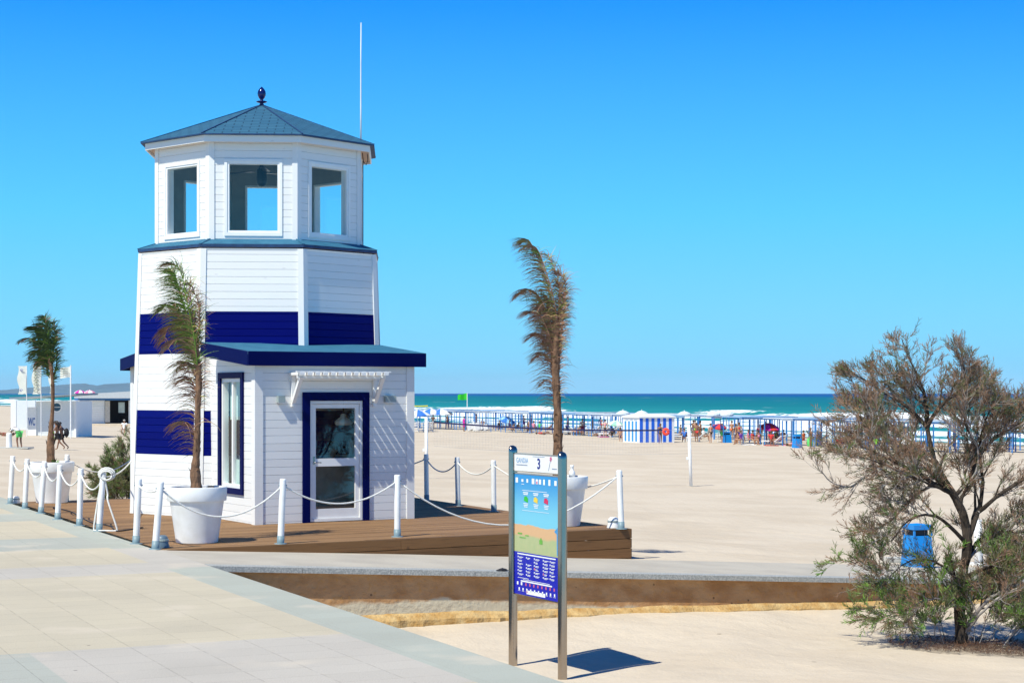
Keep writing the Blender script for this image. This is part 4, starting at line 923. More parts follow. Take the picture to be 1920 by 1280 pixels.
for ci,a in enumerate((.08,.27,.45,.65,.80)):
    for j in range(6):
        if rnd.random()<.95:
            wr.append((a,.305-j*.028,.018,.013)); wr.append((a+.03,.308-j*.028,rnd.uniform(.05,.10),.005)); wr.append((a+.03,.300-j*.028,rnd.uniform(.04,.08),.004))
wr+=[(.08,.137,.25,.004),(.2,.125,.6,.004),(.15,.108,.7,.011)]
wr.append((.28,.012,.42,.032))
for j in range(10):
    if j<2: wr.append((.06+j*.09,.078,.035,.026))
    wr.append((.10+j*.088,.035,.028,.022)); wr.append((.09+j*.088,.028,.05,.003))
rects(wr,WT_,'printed_marks')
rects([(.075+.09*j,.078,.028,.024) for j in range(2,10)]+[(.285,.02,.02,.015)]+[(.455,.22,.02,.02),(.655,.19,.015,.018)]+[(.50,.93,.03,.02)],PKT,'printed_pink_icons',.0128)
def flagicon(a,y,mt,nm):
    mb=MB(); pts=[]
    c=lambda i,j:PO(a+i,ZB+HB*(y+j),.0128)
    mb.quad([c(0,.006),c(.045,0),c(.09,-.008),c(.095,.028),c(.055,.046),c(.01,.04)]); mb.build(nm,[mt],bd)
flagicon(.22,.775,mat('ink_green',(.03,.48,.03),.4,.05),'green_flag_icon'); flagicon(.44,.775,mat('ink_yellow',(.85,.60,.05),.4,.05),'yellow_flag_icon'); flagicon(.67,.775,mat('ink_red',(.65,.02,.10),.4,.05),'red_flag_icon')
GI=mat('ink_leaf',(.16,.45,.06),.4,.1); rects([(.57,.44,.07,.035),(.59,.475,.03,.015),(.08,.50,.1,.012),(.12,.47,.14,.008),(.25,.49,.08,.01)],GI,'green_map_marks')
mb=MB(); c=lambda a,y:PO(a,ZB+HB*y,.0128); mb.quad([c(.90,.56),c(.985,.60),c(1,.60),c(1,.355),c(.955,.37),c(.95,.54),c(.915,.55)]); mb.build('blue_map_hut',[mat('ink_blue',(.06,.30,.62),.4,.05)],bd)

# black cloth on the kerb
q=top(3.95,TN+.05)+V((0,0,.006)); mb=MB()
gv=[];gf=[]
for i in range(13):
    for j in range(5):
        gv.append(q+ES*(i*.013)+ET*(j*.02-.03)+V((0,0,.035*math.sin(PI*i/12)**.6*math.sin(PI*(j+.4)/5)+.012*mn.noise(V((i*.7,j,0))))))
for i in range(12):
    for j in range(4): gf.append((i*5+j,(i+1)*5+j,(i+1)*5+j+1,i*5+j+1))
mb.grid(gv,gf); mb.prism([(q+ES*a+ET*b)[:2] for a,b in ((0,-.03),(.156,-.03),(.156,.05),(0,.05))],q.z-.002,q.z+.004); tag(mb.build('black_rag',[BLACK],None,True,org=q),'small black rag lying on the ramp kerb left of the sign','rag')
#%%PLANTS
# ------------------------------------------------------------- tamarisk tree and bushes
TB=mat('tamarisk_bark',(.028,.022,.018),.95,.4,10,.8,40,stretch=(1,1,.3),col2=(.09,.07,.055),spec=.1); TW=mat('tamarisk_twig',(.44,.41,.38),.85,.3,5,col2=(.17,.13,.115))
LG=mat('tamarisk_green',(.09,.15,.03),.7,.3,3,col2=(.15,.22,.05)); LO=mat('tamarisk_olive',(.10,.105,.04),.75,.3,3,col2=(.17,.155,.07)); LR=mat('tamarisk_rust',(.17,.095,.055),.8,.3,3,col2=(.33,.20,.125)); LB=mat('tamarisk_bright',(.14,.28,.03),.6,.25,3)
def plume(mf,p,d,rr,L_,mi,k=9,bl=.10,bw=.009):
    d=d.normalized(); q=p.copy(); side=d.orthogonal().normalized(); 
    mf.quad([p-side*.003,p+side*.003,p+d*L_+side*.002,p+d*L_-side*.002],mi)
    for i in range(k):
        f=(i+rr.random())/k; a=rr.random()*6.28; o=side*math.cos(a)+d.cross(side)*math.sin(a); v=(d*rr.uniform(.9,1.7)+o+V((0,0,.15))).normalized(); b=p+d*L_*f; l=bl*rr.uniform(.6,1.3)*(1.1-.5*f); w=v.cross(V((rr.uniform(-.4,.4),1,rr.uniform(-.4,.4)))).normalized()*bw*.5
        mf.quad([b-w,b+w,b+v*l+w*.3,b+v*l-w*.3],mi)
ENV=None
def grow(mt,mf,p,d,L_,r,lev,rr,pick,up=.12,maxlev=3,leaf=1.0,bl=.10,bw=.009,wig=.22,nchild=(3,5)):
    n=max(3,int(L_/.12)); path=[p.copy()]; rad=[r]; v=d.normalized()
    for i in range(n):
        if ENV and p.z>ENV(p.x): break
        v=(v+V((rr.uniform(-wig,wig),rr.uniform(-wig,wig),rr.uniform(-wig,wig)+up*.5))).normalized(); p=p+v*(L_/n); path.append(p.copy()); rad.append(max(.0025,r*(1-.75*(i+1)/n)))
    if len(path)<3: return
    mt.tube(path,rad,6 if r>.012 else 4,0 if r>.012 else 1,cap=False)
    fill(mt,mf,path,rad,lev,rr,pick,up,maxlev,leaf,bl,bw,wig,nchild,L_)
def fill(mt,mf,path,rad,lev,rr,pick,up,maxlev,leaf,bl,bw,wig,nchild,L_,f0=.25):
    n=len(path)-1
    if lev<maxlev:
        for k in range(rr.randint(*nchild)):
            f=f0+(1-f0)*rr.random(); i=min(int(f*n),n-1); q=path[i].lerp(path[i+1],f*n-i); dd=(path[i+1]-path[i]).normalized(); a=rr.random()*6.28; s1_=dd.orthogonal().normalized(); o=s1_*math.cos(a)+dd.cross(s1_)*math.sin(a)
            grow(mt,mf,q,dd+o*rr.uniform(.5,1.1)+V((0,0,up)),L_*rr.uniform(.38,.62),max(.003,rad[i]*.6),lev+1,rr,pick,up,maxlev,leaf,bl,bw,wig,nchild)
    if lev>=maxlev-1:
        for k in range(int(L_/.05*leaf)):
            f=.15+.85*rr.random(); i=min(int(f*n),n-1); q=path[i].lerp(path[i+1],f*n-i); dd=(path[i+1]-path[i]).normalized(); mi=pick(q,rr)
            if mi is None: continue
            o=V((rr.uniform(-1,1),rr.uniform(-1,1),rr.uniform(-.4,1)))
            plume(mf,q,dd+o*.7,rr,rr.uniform(.08,.2),mi,8,bl,bw)
ty=22.9; TS=ty/F; tb=V(((1803-960)*TS,ty,gz((1803-960)*TS,ty)))
X=lambda px,py,dy=0: V(((px-960)*TS,ty+dy,CZ-(py-737)*TS))
tree=thing('tamarisk_tree',tb,'straggly windswept tamarisk with half-bare twigs leaning over the ramp at the right','tree')
rr=random.Random(21)
def ENV(x):
    px=960+x/TS; pts=((1480,860),(1530,800),(1575,700),(1640,690),(1690,632),(1735,655),(1785,632),(1835,700),(1880,742),(2100,770))
    for (a,b),(c,d) in zip(pts,pts[1:]):
        if px<=c: y=b+(d-b)*max(0,(px-a))/(c-a); break
    else: y=770
    return CZ-(y-737)*TS
limbs=[([(1803,1205,0),(1800,1140,0),(1806,1080,0),(1814,1015,0),(1806,965,0),(1786,925,0),(1768,895,0),(1752,860,.05)],[.085,.070,.064,.060,.055,.05,.043,.036],0,.5),
 ([(1752,860,.05),(1742,800,.1),(1738,745,.1),(1720,700,.05),(1698,655,0),(1688,630,0)],[.034,.027,.02,.013,.007,.004],1,.1),
 ([(1742,800,.1),(1762,765,0),(1788,735,-.1),(1806,700,-.1),(1792,655,0),(1780,628,0)],[.030,.024,.018,.013,.008,.004],1,.2),
 ([(1742,800,.1),(1700,760,.1),(1655,730,.2),(1615,705,.2),(1590,690,.2)],[.028,.02,.014,.009,.004],1,.2),
 ([(1786,925,0),(1745,905,-.2),(1700,880,-.3),(1640,850,-.3),(1600,832,-.3)],[.04,.03,.022,.014,.006],1,.2),
 ([(1745,905,-.2),(1700,930,-.35),(1665,965,-.4),(1630,990,-.4)],[.024,.018,.012,.005],1,.2),
 ([(1812,1020,0),(1775,985,-.2),(1735,962,-.3),(1690,972,-.4),(1655,1010,-.5)],[.032,.024,.018,.012,.005],1,.2),
 ([(1640,850,-.3),(1598,905,-.3),(1560,905,-.3),(1530,880,-.3),(1512,835,-.3)],[.016,.012,.009,.006,.003],2,.3),
 ([(1814,1015,0),(1838,960,.1),(1850,905,.2),(1845,850,.2),(1850,800,.2),(1868,760,.2)],[.038,.030,.024,.018,.012,.005],1,.2),
 ([(1845,850,.2),(1880,820,.3),(1915,800,.3),(1960,770,.3)],[.022,.018,.013,.006],1,.1),
 ([(1838,960,.1),(1880,920,-.1),(1925,890,-.2),(1975,860,-.3),(2020,840,-.3)],[.03,.024,.018,.012,.005],1,.1),
 ([(1814,1080,0),(1850,1060,-.2),(1895,1070,-.3),(1940,1040,-.3),(2000,1010,-.3)],[.03,.024,.018,.012,.005],1,.1),
 ([(1810,1060,0),(1840,1020,.2),(1880,1000,.3),(1930,1000,.3),(1985,960,.3)],[.03,.024,.018,.012,.005],1,.1),
 ([(1806,1190,0),(1822,1150,-.15),(1850,1115,-.25),(1885,1095,-.3),(1930,1085,-.4)],[.034,.028,.022,.016,.006],1,.4),
 ([(1700,880,-.3),(1672,830,-.2),(1640,790,-.2),(1618,770,-.2)],[.018,.012,.008,.004],1,.2),
 ([(1752,860,.05),(1700,820,.2),(1660,800,.3),(1610,800,.3)],[.022,.016,.01,.005],1,.2),
 ([(1804,1105,0),(1770,1065,-.2),(1730,1045,-.3),(1690,1050,-.3),(1655,1078,-.3)],[.024,.018,.013,.009,.004],1,.1),
 ([(1803,1150,0),(1765,1120,-.3),(1720,1118,-.4),(1680,1140,-.4)],[.020,.015,.011,.004],1,.1),
 ([(1806,1120,0),(1850,1090,.2),(1900,1110,.3),(1950,1130,.3)],[.024,.018,.013,.006],1,.1),
 ([(1790,930,0),(1830,880,.1),(1830,830,.1),(1812,790,.1),(1830,750,.1)],[.03,.022,.016,.01,.005],1,.1)]
mt=MB(); mf=MB()
def pickT(q,rr):
    py=737+(CZ-q.z)/TS; x=rr.random(); g=max(0,min(1,(py-900)/230))
    px=960+q.x/TS
    if rr.random()>(.30 if 1685<px<1765 and 965<py<1075 else .80): return None
    if x<.06+.50*g: return 0 if rr.random()<.55 else 1
    return 2 if rr.random()<.74 else 1
dbl=[]
for li,(pts,rad,lev,f0) in enumerate(limbs):
    if lev==1 and not (pts[-1][0]<1700 and pts[-1][1]>900):
        for q_ in range(0 if pts[-1][1]<660 else 1):
            jx,jy,jd=rr.uniform(-26,26),rr.uniform(-14,26),rr.choice((-1,1))*rr.uniform(.25,.6)
            dbl.append(([(a+jx*k/(len(pts)-1),b+jy*k/(len(pts)-1),c+jd*k/(len(pts)-1)) for k,(a,b,c) in enumerate(pts)],[r*.6 for r in rad],1,.1))
limbs+=dbl
for pts,rad,lev,f0 in limbs:
    P_=smoothpath([X(*p) for p in pts],4); m_=len(P_); Rr=[]
    for i in range(m_):
        f=i/(m_-1)*(len(rad)-1); k=min(int(f),len(rad)-2); Rr.append((rad[k]+(rad[k+1]-rad[k])*(f-k))*(1+.06*math.sin(i*1.9)))
    P_=[p+V((rr.uniform(-.008,.008),rr.uniform(-.02,.02),rr.uniform(-.008,.008))) for p in P_]
    ce=[i for i,p in enumerate(P_) if p.z>ENV(p.x)]
    if ce: P_=P_[:max(3,ce[0])]; Rr=Rr[:len(P_)]; m_=len(P_)
    mt.tube(P_,Rr,9,0 if Rr[0]>.02 and (lev==0 or pts[0][0]!=1806) else 1,cap=False)
    L_=sum((P_[i+1]-P_[i]).length for i in range(m_-1))
    if lev==0: fill(mt,mf,P_,Rr,1,rr,pickT,.1,3,1.2,.09,.009,.2,(5,6),.7,.6)
    else: fill(mt,mf,P_,[min(r,.022) for r in Rr],1 if lev==1 else 2,rr,pickT,.16,3,.72,.075,.007,.26,(9,12),min(1.0,L_*.62),min(f0,.15))
mt.build('trunk',[TB,TW],tree); mf.build('crown',[LG,LO,LR,LB],tree)
# low regrowth round the foot of the tree
rr=random.Random(5); mt=MB(); mf=MB()
def pickB(q,rr): 
    x=rr.random(); return 3 if x<.22 else 0 if x<.62 else 1 if x<.88 else 2
basepts=[]
for k in range(26):
    px=rr.uniform(1735,1960); dy=rr.uniform(-.5,.6); b=V(((px-960)*TS,ty+dy,0)); b.z=gz(b.x,b.y)
    out=V(((px-1805)/170,rr.uniform(-.6,.6),rr.uniform(.25,1.1)))
    grow(mt,mf,b,out,rr.uniform(.4,.9),rr.uniform(.005,.010),1,rr,pickB,.1,3,.8,.08,.009,.2,(3,4))
for (px,py,dx_,dz) in ((1700,1120,-.8,.35),(1690,1095,-.7,.5),(1730,1150,-.9,.1),(1880,1130,.5,.6),(1860,1150,.2,.8),(1760,1170,-.9,.05),(1780,1120,-.5,.8)):
    grow(mt,mf,X(px,py,-.2),V((dx_,-.2,dz)),.75,.010,1,rr,pickB,.05,3,1.0,.08,.009,.2,(4,5))
bs=thing('tamarisk_undergrowth',V((tb.x,tb.y-.1,tb.z)),'bright green bushy regrowth spreading round the foot of the tamarisk','shrub')
mt.build('stems',[TB,TW],bs); mf.build('foliage',[LG,LO,LR,LB],bs)
# dead litter below it
LIT=mat('dry_litter',(.11,.055,.03),.95,.4,8); mb=MB(); rr=random.Random(8)
for k in range(5200):
    a=rr.random()*6.28; r_=rr.random()**.6; x=tb.x+.15+math.cos(a)*r_*1.15; y_=tb.y-.25+math.sin(a)*r_*.95; z=gz(x,y_)+.03*mn.noise(V((x*.9,y_*.9,3)))+.02; d=V((rr.uniform(-1,1),rr.uniform(-1,1),rr.uniform(-.1,.25))).normalized(); w=d.cross(V((0,0,1))).normalized()*.004; l=rr.uniform(.03,.13); c=V((x,y_,z+rr.uniform(0,.02))); mb.quad([c-w,c+w,c+d*l+w*.5,c+d*l-w*.5])
tag(mb.build('plant_litter',[LIT]),'dry brown fallen twigs scattered on the sand under the tamarisk','plant litter',kind='stuff')
ENV=None
# bush behind the kiosk, left
def bush(px0,px1,d,h,label,seed,n=40,name='bush',spread=.5,mats=(LG,LO,LR,LB),bw=.013):
    rr=random.Random(seed); xa,xb=(px0-960)/F*d,(px1-960)/F*d; c=V(((xa+xb)/2,d,0)); c.z=gz(c.x,c.y); t=thing(name,c,label,'bush'); mt=MB(); mf=MB()
    for k in range(n):
        x=rr.uniform(-1,1); b=c+V((x*(xb-xa)*.30,rr.uniform(-.5,.5),0)); b.z=gz(b.x,b.y)
        grow(mt,mf,b,V((x*spread,rr.uniform(-.4,.4),1)),h*rr.uniform(.5,1.0)*(1-.3*abs(x)),.014,1,rr,pickC,.1,3,.9,.12,bw,.15,(3,4))
    mt.build('stems',[TB,TW],t); mf.build('foliage',list(mats),t); return t
def pickC(q,rr): x=rr.random(); return 0 if x<.45 else 1 if x<.9 else 2
bush(202,290,41,1.25,'dense green feathery bush behind the deck at the left edge of the tower',4,50)
#%%BEACH
# ------------------------------------------------------------- people
SK={}
def skinmesh(key,joints,edges,sub=1):
    if key in SK: return SK[key]
    names=list(joints); me=bpy.data.meshes.new('tmp'); me.from_pydata([joints[k][0] for k in names],[(names.index(a),names.index(b)) for a,b in edges],[])
    ob=bpy.data.objects.new('tmp',me); COL.objects.link(ob); md=ob.modifiers.new('s','SKIN'); md.use_smooth_shade=True; 
    sd=me.skin_vertices[0].data
    for i,k in enumerate(names):
        r=joints[k][1]; sd[i].radius=(r,r) if not isinstance(r,tuple) else r; sd[i].use_root=(i==0)
    if sub: m2=ob.modifiers.new('u','SUBSURF'); m2.levels=sub; m2.render_levels=sub
    dg=bpy.context.evaluated_depsgraph_get(); out=bpy.data.meshes.new_from_object(ob.evaluated_get(dg)); bpy.data.objects.remove(ob); out.materials.clear(); SK[key]=out; return out
def pose_joints(pose):
    J={}
    def body(pel,ch,nk,hd,sh,el,wr,hp,kn,an,toe):
        J['pelvis']=(pel,.115); J['waist']=((V(pel)+V(ch))/2,.105); J['chest']=(ch,.13); J['neck']=(nk,.052); J['jaw']=(V(nk).lerp(V(hd),.55),.062); J['head']=(hd,.088); J['crown']=(V(hd)+(V(hd)-V(nk)).normalized()*.085,.058)
        for s,i in (('l',0),('r',1)):
            J['sh'+s]=(sh[i],.055); J['el'+s]=(el[i],.038); J['wr'+s]=(wr[i],.026); J['ha'+s]=(V(wr[i])+(V(wr[i])-V(el[i])).normalized()*.09,.028)
            J['hp'+s]=(hp[i],.085); J['kn'+s]=(kn[i],.055); J['an'+s]=(an[i],.036); J['to'+s]=(toe[i],.034)
    if pose=='stand': body((0,0,.94),(0,0,1.27),(0,.01,1.46),(0,.03,1.58),[(-.19,0,1.39),(.19,0,1.39)],[(-.26,-.02,1.12),(.26,-.02,1.12)],[(-.27,.05,.88),(.27,.05,.88)],[(-.09,0,.88),(.09,0,.88)],[(-.1,.02,.48),(.1,.02,.48)],[(-.1,0,.07),(.1,0,.07)],[(-.11,.14,.035),(.11,.14,.035)])
    if pose=='walk': body((0,0,.92),(0,.05,1.25),(0,.08,1.44),(0,.12,1.55),[(-.18,.05,1.37),(.18,.05,1.37)],[(-.24,.16,1.14),(.24,-.14,1.13)],[(-.23,.34,.98),(.24,-.2,.88)],[(-.09,0,.86),(.09,0,.86)],[(-.09,-.12,.47),(.09,.22,.48)],[(-.09,-.42,.17),(.09,.30,.07)],[(-.09,-.34,.05),(.09,.44,.04)])
    if pose=='bend': body((0,0,.92),(0,.28,1.12),(0,.42,1.14),(0,.52,1.08),[(-.17,.36,1.12),(.17,.36,1.12)],[(-.2,.42,.86),(.2,.45,.88)],[(-.12,.52,.72),(.12,.55,.75)],[(-.1,-.02,.87),(.1,-.02,.87)],[(-.11,.06,.48),(.11,.0,.48)],[(-.11,-.02,.07),(.12,-.06,.07)],[(-.12,.12,.035),(.12,.08,.035)])
    if pose=='sit': body((0,0,.42),(0,-.08,.75),(0,-.06,.94),(0,-.02,1.06),[(-.18,-.07,.87),(.18,-.07,.87)],[(-.24,.05,.65),(.24,.05,.65)],[(-.15,.25,.58),(.15,.25,.58)],[(-.09,.03,.40),(.09,.03,.40)],[(-.11,.42,.46),(.11,.42,.46)],[(-.11,.48,.07),(.11,.48,.07)],[(-.12,.6,.035),(.12,.6,.035)])
    if pose=='lie': body((0,0,.12),(0,-.33,.14),(0,-.52,.14),(0,-.64,.16),[(-.18,-.44,.13),(.18,-.44,.13)],[(-.3,-.3,.08),(.3,-.3,.08)],[(-.28,-.06,.06),(.28,-.06,.06)],[(-.09,.06,.12),(.09,.06,.12)],[(-.1,.42,.30),(.1,.46,.14)],[(-.11,.72,.06),(.11,.86,.06)],[(-.12,.82,.04),(.12,.9,.16)])
    if pose=='recline': body((0,0,.42),(0,-.28,.62),(0,-.42,.76),(0,-.48,.88),[(-.18,-.36,.70),(.18,-.36,.70)],[(-.27,-.18,.52),(.27,-.18,.52)],[(-.22,.05,.48),(.22,.05,.48)],[(-.09,.03,.40),(.09,.03,.40)],[(-.1,.42,.50),(.1,.45,.42)],[(-.11,.80,.40),(.11,.86,.38)],[(-.12,.86,.48),(.12,.92,.46)])
    if pose=='desk': body((0,0,.55),(0,.05,.90),(0,.09,1.09),(0,.15,1.19),[(-.18,.05,1.02),(.18,.05,1.02)],[(-.25,.18,.82),(.25,.18,.82)],[(-.12,.36,.80),(.12,.36,.80)],[(-.09,.03,.53),(.09,.03,.53)],[(-.11,.40,.52),(.11,.40,.52)],[(-.11,.42,.12),(.11,.42,.12)],[(-.12,.54,.08),(.12,.54,.08)])
    return J
BE=[('pelvis','waist'),('waist','chest'),('chest','neck'),('neck','jaw'),('jaw','head'),('head','crown')]+[e for s in 'lr' for e in (('chest','sh'+s),('sh'+s,'el'+s),('el'+s,'wr'+s),('wr'+s,'ha'+s),('pelvis','hp'+s),('hp'+s,'kn'+s),('kn'+s,'an'+s),('an'+s,'to'+s))]
def garment(pose,kind):
    J=pose_joints(pose); g=.016
    def big(k,e=g):
        r=J[k][1]; return (J[k][0],r+e)
    if kind in('shirt','top','dress'):
        D={k:big(k) for k in ('pelvis','waist','chest')}; D['collar']=(V(J['chest'][0]).lerp(V(J['neck'][0]),.55),.085)
        E=[('pelvis','waist'),('waist','chest'),('chest','collar')]
        if kind=='top': D.pop('pelvis'); E=[('waist','chest'),('chest','collar')]
        else:
            for s in 'lr': D['sh'+s]=big('sh'+s); D['m'+s]=(V(J['sh'+s][0]).lerp(V(J['el'+s][0]),.6),.058); E+=[('chest','sh'+s),('sh'+s,'m'+s)]
        if kind=='dress':
            for s in 'lr': D['hp'+s]=big('hp'+s,.03); D['kn'+s]=(J['kn'+s][0],.10); E+=[('pelvis','hp'+s),('hp'+s,'kn'+s)]
    elif kind=='shorts':
        D={'pelvis':big('pelvis',.02)}; E=[]
        for s in 'lr': D['hp'+s]=big('hp'+s,.02); D['m'+s]=(V(J['hp'+s][0]).lerp(V(J['kn'+s][0]),.7),.088); E+=[('pelvis','hp'+s),('hp'+s,'m'+s)]
    elif kind=='briefs':
        D={'pelvis':big('pelvis',.012)}; E=[]
        for s in 'lr': D['hp'+s]=big('hp'+s,.012); E+=[('pelvis','hp'+s)]
    return skinmesh((pose,kind),D,E)
def headbits(pose):
    """hair cap, and face relief joined to the head"""
    J=pose_joints(pose); h=V(J['head'][0]); c=V(J['crown'][0]); nk=V(J['neck'][0]); up=(c-h).normalized(); return h,up
SKIN1=mat('skin_tan',(.42,.22,.13),.55,.08,20); SKIN2=mat('skin_deep_tan',(.25,.12,.07),.55,.08,20); SKIN3=mat('skin_fair',(.60,.38,.27),.55,.06,20)
HAIRD=mat('dark_hair',(.02,.014,.012),.6,.3,30); HAIRB=mat('brown_hair',(.10,.055,.03),.6,.3,30); HAIRG=mat('grey_hair',(.4,.38,.36),.7,.2,30)
CLO={}
def cloth(name,col): 
    if name not in CLO: CLO[name]=mat('cloth_'+name,col,.85,.12,12)
    return CLO[name]
CC={'white':(.78,.78,.78),'green':(.12,.62,.16),'black':(.02,.02,.025),'navy':(.02,.03,.16),'magenta':(.62,.02,.36),'red':(.62,.04,.04),'blue':(.04,.18,.62),'orange':(.80,.16,.04),'yellow':(.75,.60,.06),'pink':(.8,.28,.42),'sky':(.30,.55,.80),'lime':(.30,.72,.05),'purple':(.22,.06,.42),'grey':(.3,.3,.32),'maroon':(.20,.02,.06)}
FACE={}
def person(p,face,pose,label,clothes,skin=SKIN1,hair=HAIRD,h=1.70,longhair=False,group=None,sz=None):
    root=thing('person',p,label,'person',group); root.rotation_euler=(0,0,face); k=h/1.70; root.scale=(k,k,k)
    key=('body',pose)
    me=skinmesh(key,pose_joints(pose),BE)
    def add(nm,mesh,mt,par):
        o=bpy.data.objects.new(nm,mesh)
        if not len(mesh.materials): mesh.materials.append(mt)
        o.material_slots[0].link='OBJECT' if False else 'DATA'; COL.objects.link(o); o.parent=par
        o.material_slots[0].link='OBJECT'; o.material_slots[0].material=mt; return o
    hd,up=headbits(pose); f=V((0,1,0)); f=(f-up*f.dot(up)).normalized() if abs(up.y)<.95 else V((0,0,1)); rt=f.cross(up)
    fk=('face',pose)
    if fk not in SK:   # body with nose, ears and fingers merged into the one skin mesh
        bm=bmesh.new(); bm.from_mesh(me); J=pose_joints(pose)
        def blob(c,r,sc=(1,1,1)):
            ret=bmesh.ops.create_uvsphere(bm,u_segments=6,v_segments=4,radius=r)
            for v in ret['verts']: v.co=V(c)+rt*v.co.x*sc[0]+f*v.co.y*sc[1]+up*v.co.z*sc[2]
        blob(hd+f*.095+up*.0,.016,(.8,1,1.4)); blob(hd+rt*.092,.02,(.5,.8,1.4)); blob(hd-rt*.092,.02,(.5,.8,1.4))
        for s in 'lr':
            a=V(J['ha'+s][0]); d=(a-V(J['wr'+s][0])).normalized(); o=d.orthogonal().normalized(); 
            for q in range(5):
                off=o*(q-1.5)*.016 if q<4 else o*-.04; st_=a+off*.8+d*(.02 if q<4 else -.03); en=st_+d*(.055-abs(q-1.5)*.006 if q<4 else .03)+off*.3
                mbx=MB(); mbx.tube([st_,en],[.0085,.006],5)
                vv=[bm.verts.new(x) for x in mbx.v]
                for ff in mbx.f: bm.faces.new([vv[i] for i in ff])
        m3=bpy.data.meshes.new('body'); bm.to_mesh(m3); bm.free(); m3.polygons.foreach_set('use_smooth',[True]*len(m3.polygons)); SK[fk]=m3
    add('body',SK[fk],skin,root)
    hk=('hair',pose,longhair)
    if hk not in SK:
        mbx=MB(); c=hd+up*.035-f*.018; base=len(mbx.v); n=12; K=7
        for i in range(K+1):
            ph=PI*.62*i/K
            for j in range(n):
                a=2*PI*j/n; fr=math.cos(a); lim=1.0 if fr<.3 else .72
                ph2=ph*lim; dv=rt*math.sin(a)*math.sin(ph2)*.104+f*math.cos(a)*math.sin(ph2)*.112+up*math.cos(ph2)*.115; mbx.v.append(c+dv)
        for i in range(K):
            for j in range(n): j2=(j+1)%n; mbx.f.append((base+i*n+j,base+i*n+j2,base+(i+1)*n+j2,base+(i+1)*n+j)); mbx.m.append(0); mbx.uv.append([(0,0)]*4)
        if longhair: mbx.tube([c+f*-.05+up*.03,c-f*.10-up*.08,c-f*.12-up*.22+V((0,0,-.02)),c-f*.11-up*.36],[.09,.10,.085,.03],10)
        me2=bpy.data.meshes.new('hair'); me2.from_pydata([tuple(v) for v in mbx.v],[],mbx.f); me2.polygons.foreach_set('use_smooth',[True]*len(me2.polygons)); SK[hk]=me2
    add('hair',SK[hk],hair,root)
    for kd,colr in clothes: add({'shirt':'shirt','top':'top','dress':'dress','shorts':'shorts','briefs':'swimwear'}[kd],garment(pose,kd),cloth(colr,CC[colr]),root)
    return root
def G(px,d): return sandpt(px,d)
# inside the kiosk
p=P(wx(602)+.80,.035,-1.35); p.y+=0; person(V((p.x-.0,p.y,.0)),math.atan2(NF.y,NF.x)-PI/2,'desk','dark-haired person in a light blue shirt seated behind the kiosk door glass',[('shirt','sky'),('shorts','navy')],SKIN3,HAIRD,1.68)
# left beach
person(G(36,98),R(60),'bend','person in a white shirt and green shorts bending over the white foot shower',[('shirt','white'),('shorts','green')],SKIN2,HAIRD,1.72)
a=G(108,100); person(a,R(95),'walk','person in black with long dark hair walking left carrying a lime float',[('top','black'),('shorts','black')],SKIN2,HAIRD,1.66,True)
b=G(116,100.6); person(b,R(92),'walk','person in dark maroon beachwear with a black backpack walking left, right of the other walker',[('top','maroon'),('shorts','black')],SKIN2,HAIRD,1.60)
bp_=b+V((.28,-.05,.98)); mb=MB(); ellip(mb,bp_,.15,.17,.26,12,8); mb.tube([bp_+V((-.12,.1,.15)),bp_+V((-.3,.1,.22)),bp_+V((-.32,.1,0)),bp_+V((-.1,.1,-.15))],.02,6); tag(mb.build('backpack',[mat('black_fabric',(.012,.012,.016),.8,.2)],None,True,org=bp_),'black backpack on the back of the right walker on the left beach','backpack')
fl=a+V((-.30,-.05,.85)); mb=MB()
pts=[fl+V((.02,0,.42)),fl+V((-.03,0,.2)),fl+V((0,0,-.05)),fl+V((-.02,0,-.35)),fl+V((0,0,-.52))]; mb.tube(smoothpath(pts,4),[.06+.07*math.sin(PI*i/16) for i in range(17)],10); ellip(mb,fl+V((-.02,0,.12)),.16,.05,.12,10,6)
tag(mb.build('inflatable_toy',[cloth('lime',CC['lime'])],None,True,org=fl),'lime green inflatable toy held by the walker in black','inflatable')
person(G(148,185),R(100),'walk','distant person in a white top walking left past the white beach building',[('shirt','white'),('shorts','grey')],SKIN2,HAIRD,1.6)
person(G(233,150),R(180),'sit','distant person in white seated by the doorway of the white beach building',[('shirt','white'),('shorts','white')],SKIN1,HAIRG,1.7)
person(G(8,128),R(80),'lie','sunbather lying on the sand at the left edge of the photo',[('briefs','red')],SKIN2,HAIRD,1.7)
# foot shower
q=G(17,98); fs_=thing('foot_shower',q,'short white foot-shower column on a pale slab at the left','shower'); mb=MB(); mb.box(q+V((-.7,-.6,-.02)),V((1.9,0,0)),V((0,1.3,0)),V((0,0,.07))); mb.build('slab',[FOOTG],fs_); mb=MB(); mb.lathe(q,[(.17,.05),(.16,.1),(.15,.75),(.155,.8),(.12,.85),(.001,.87)],20); mb.build('column',[WPLAS],fs_,True); mb=MB(); mb.tube([q+V((0,0,.85)),q+V((0,-.05,1.0)),q+V((.15,-.05,1.0))],.02,8); mb.build('tap',[STEEL],fs_,True)

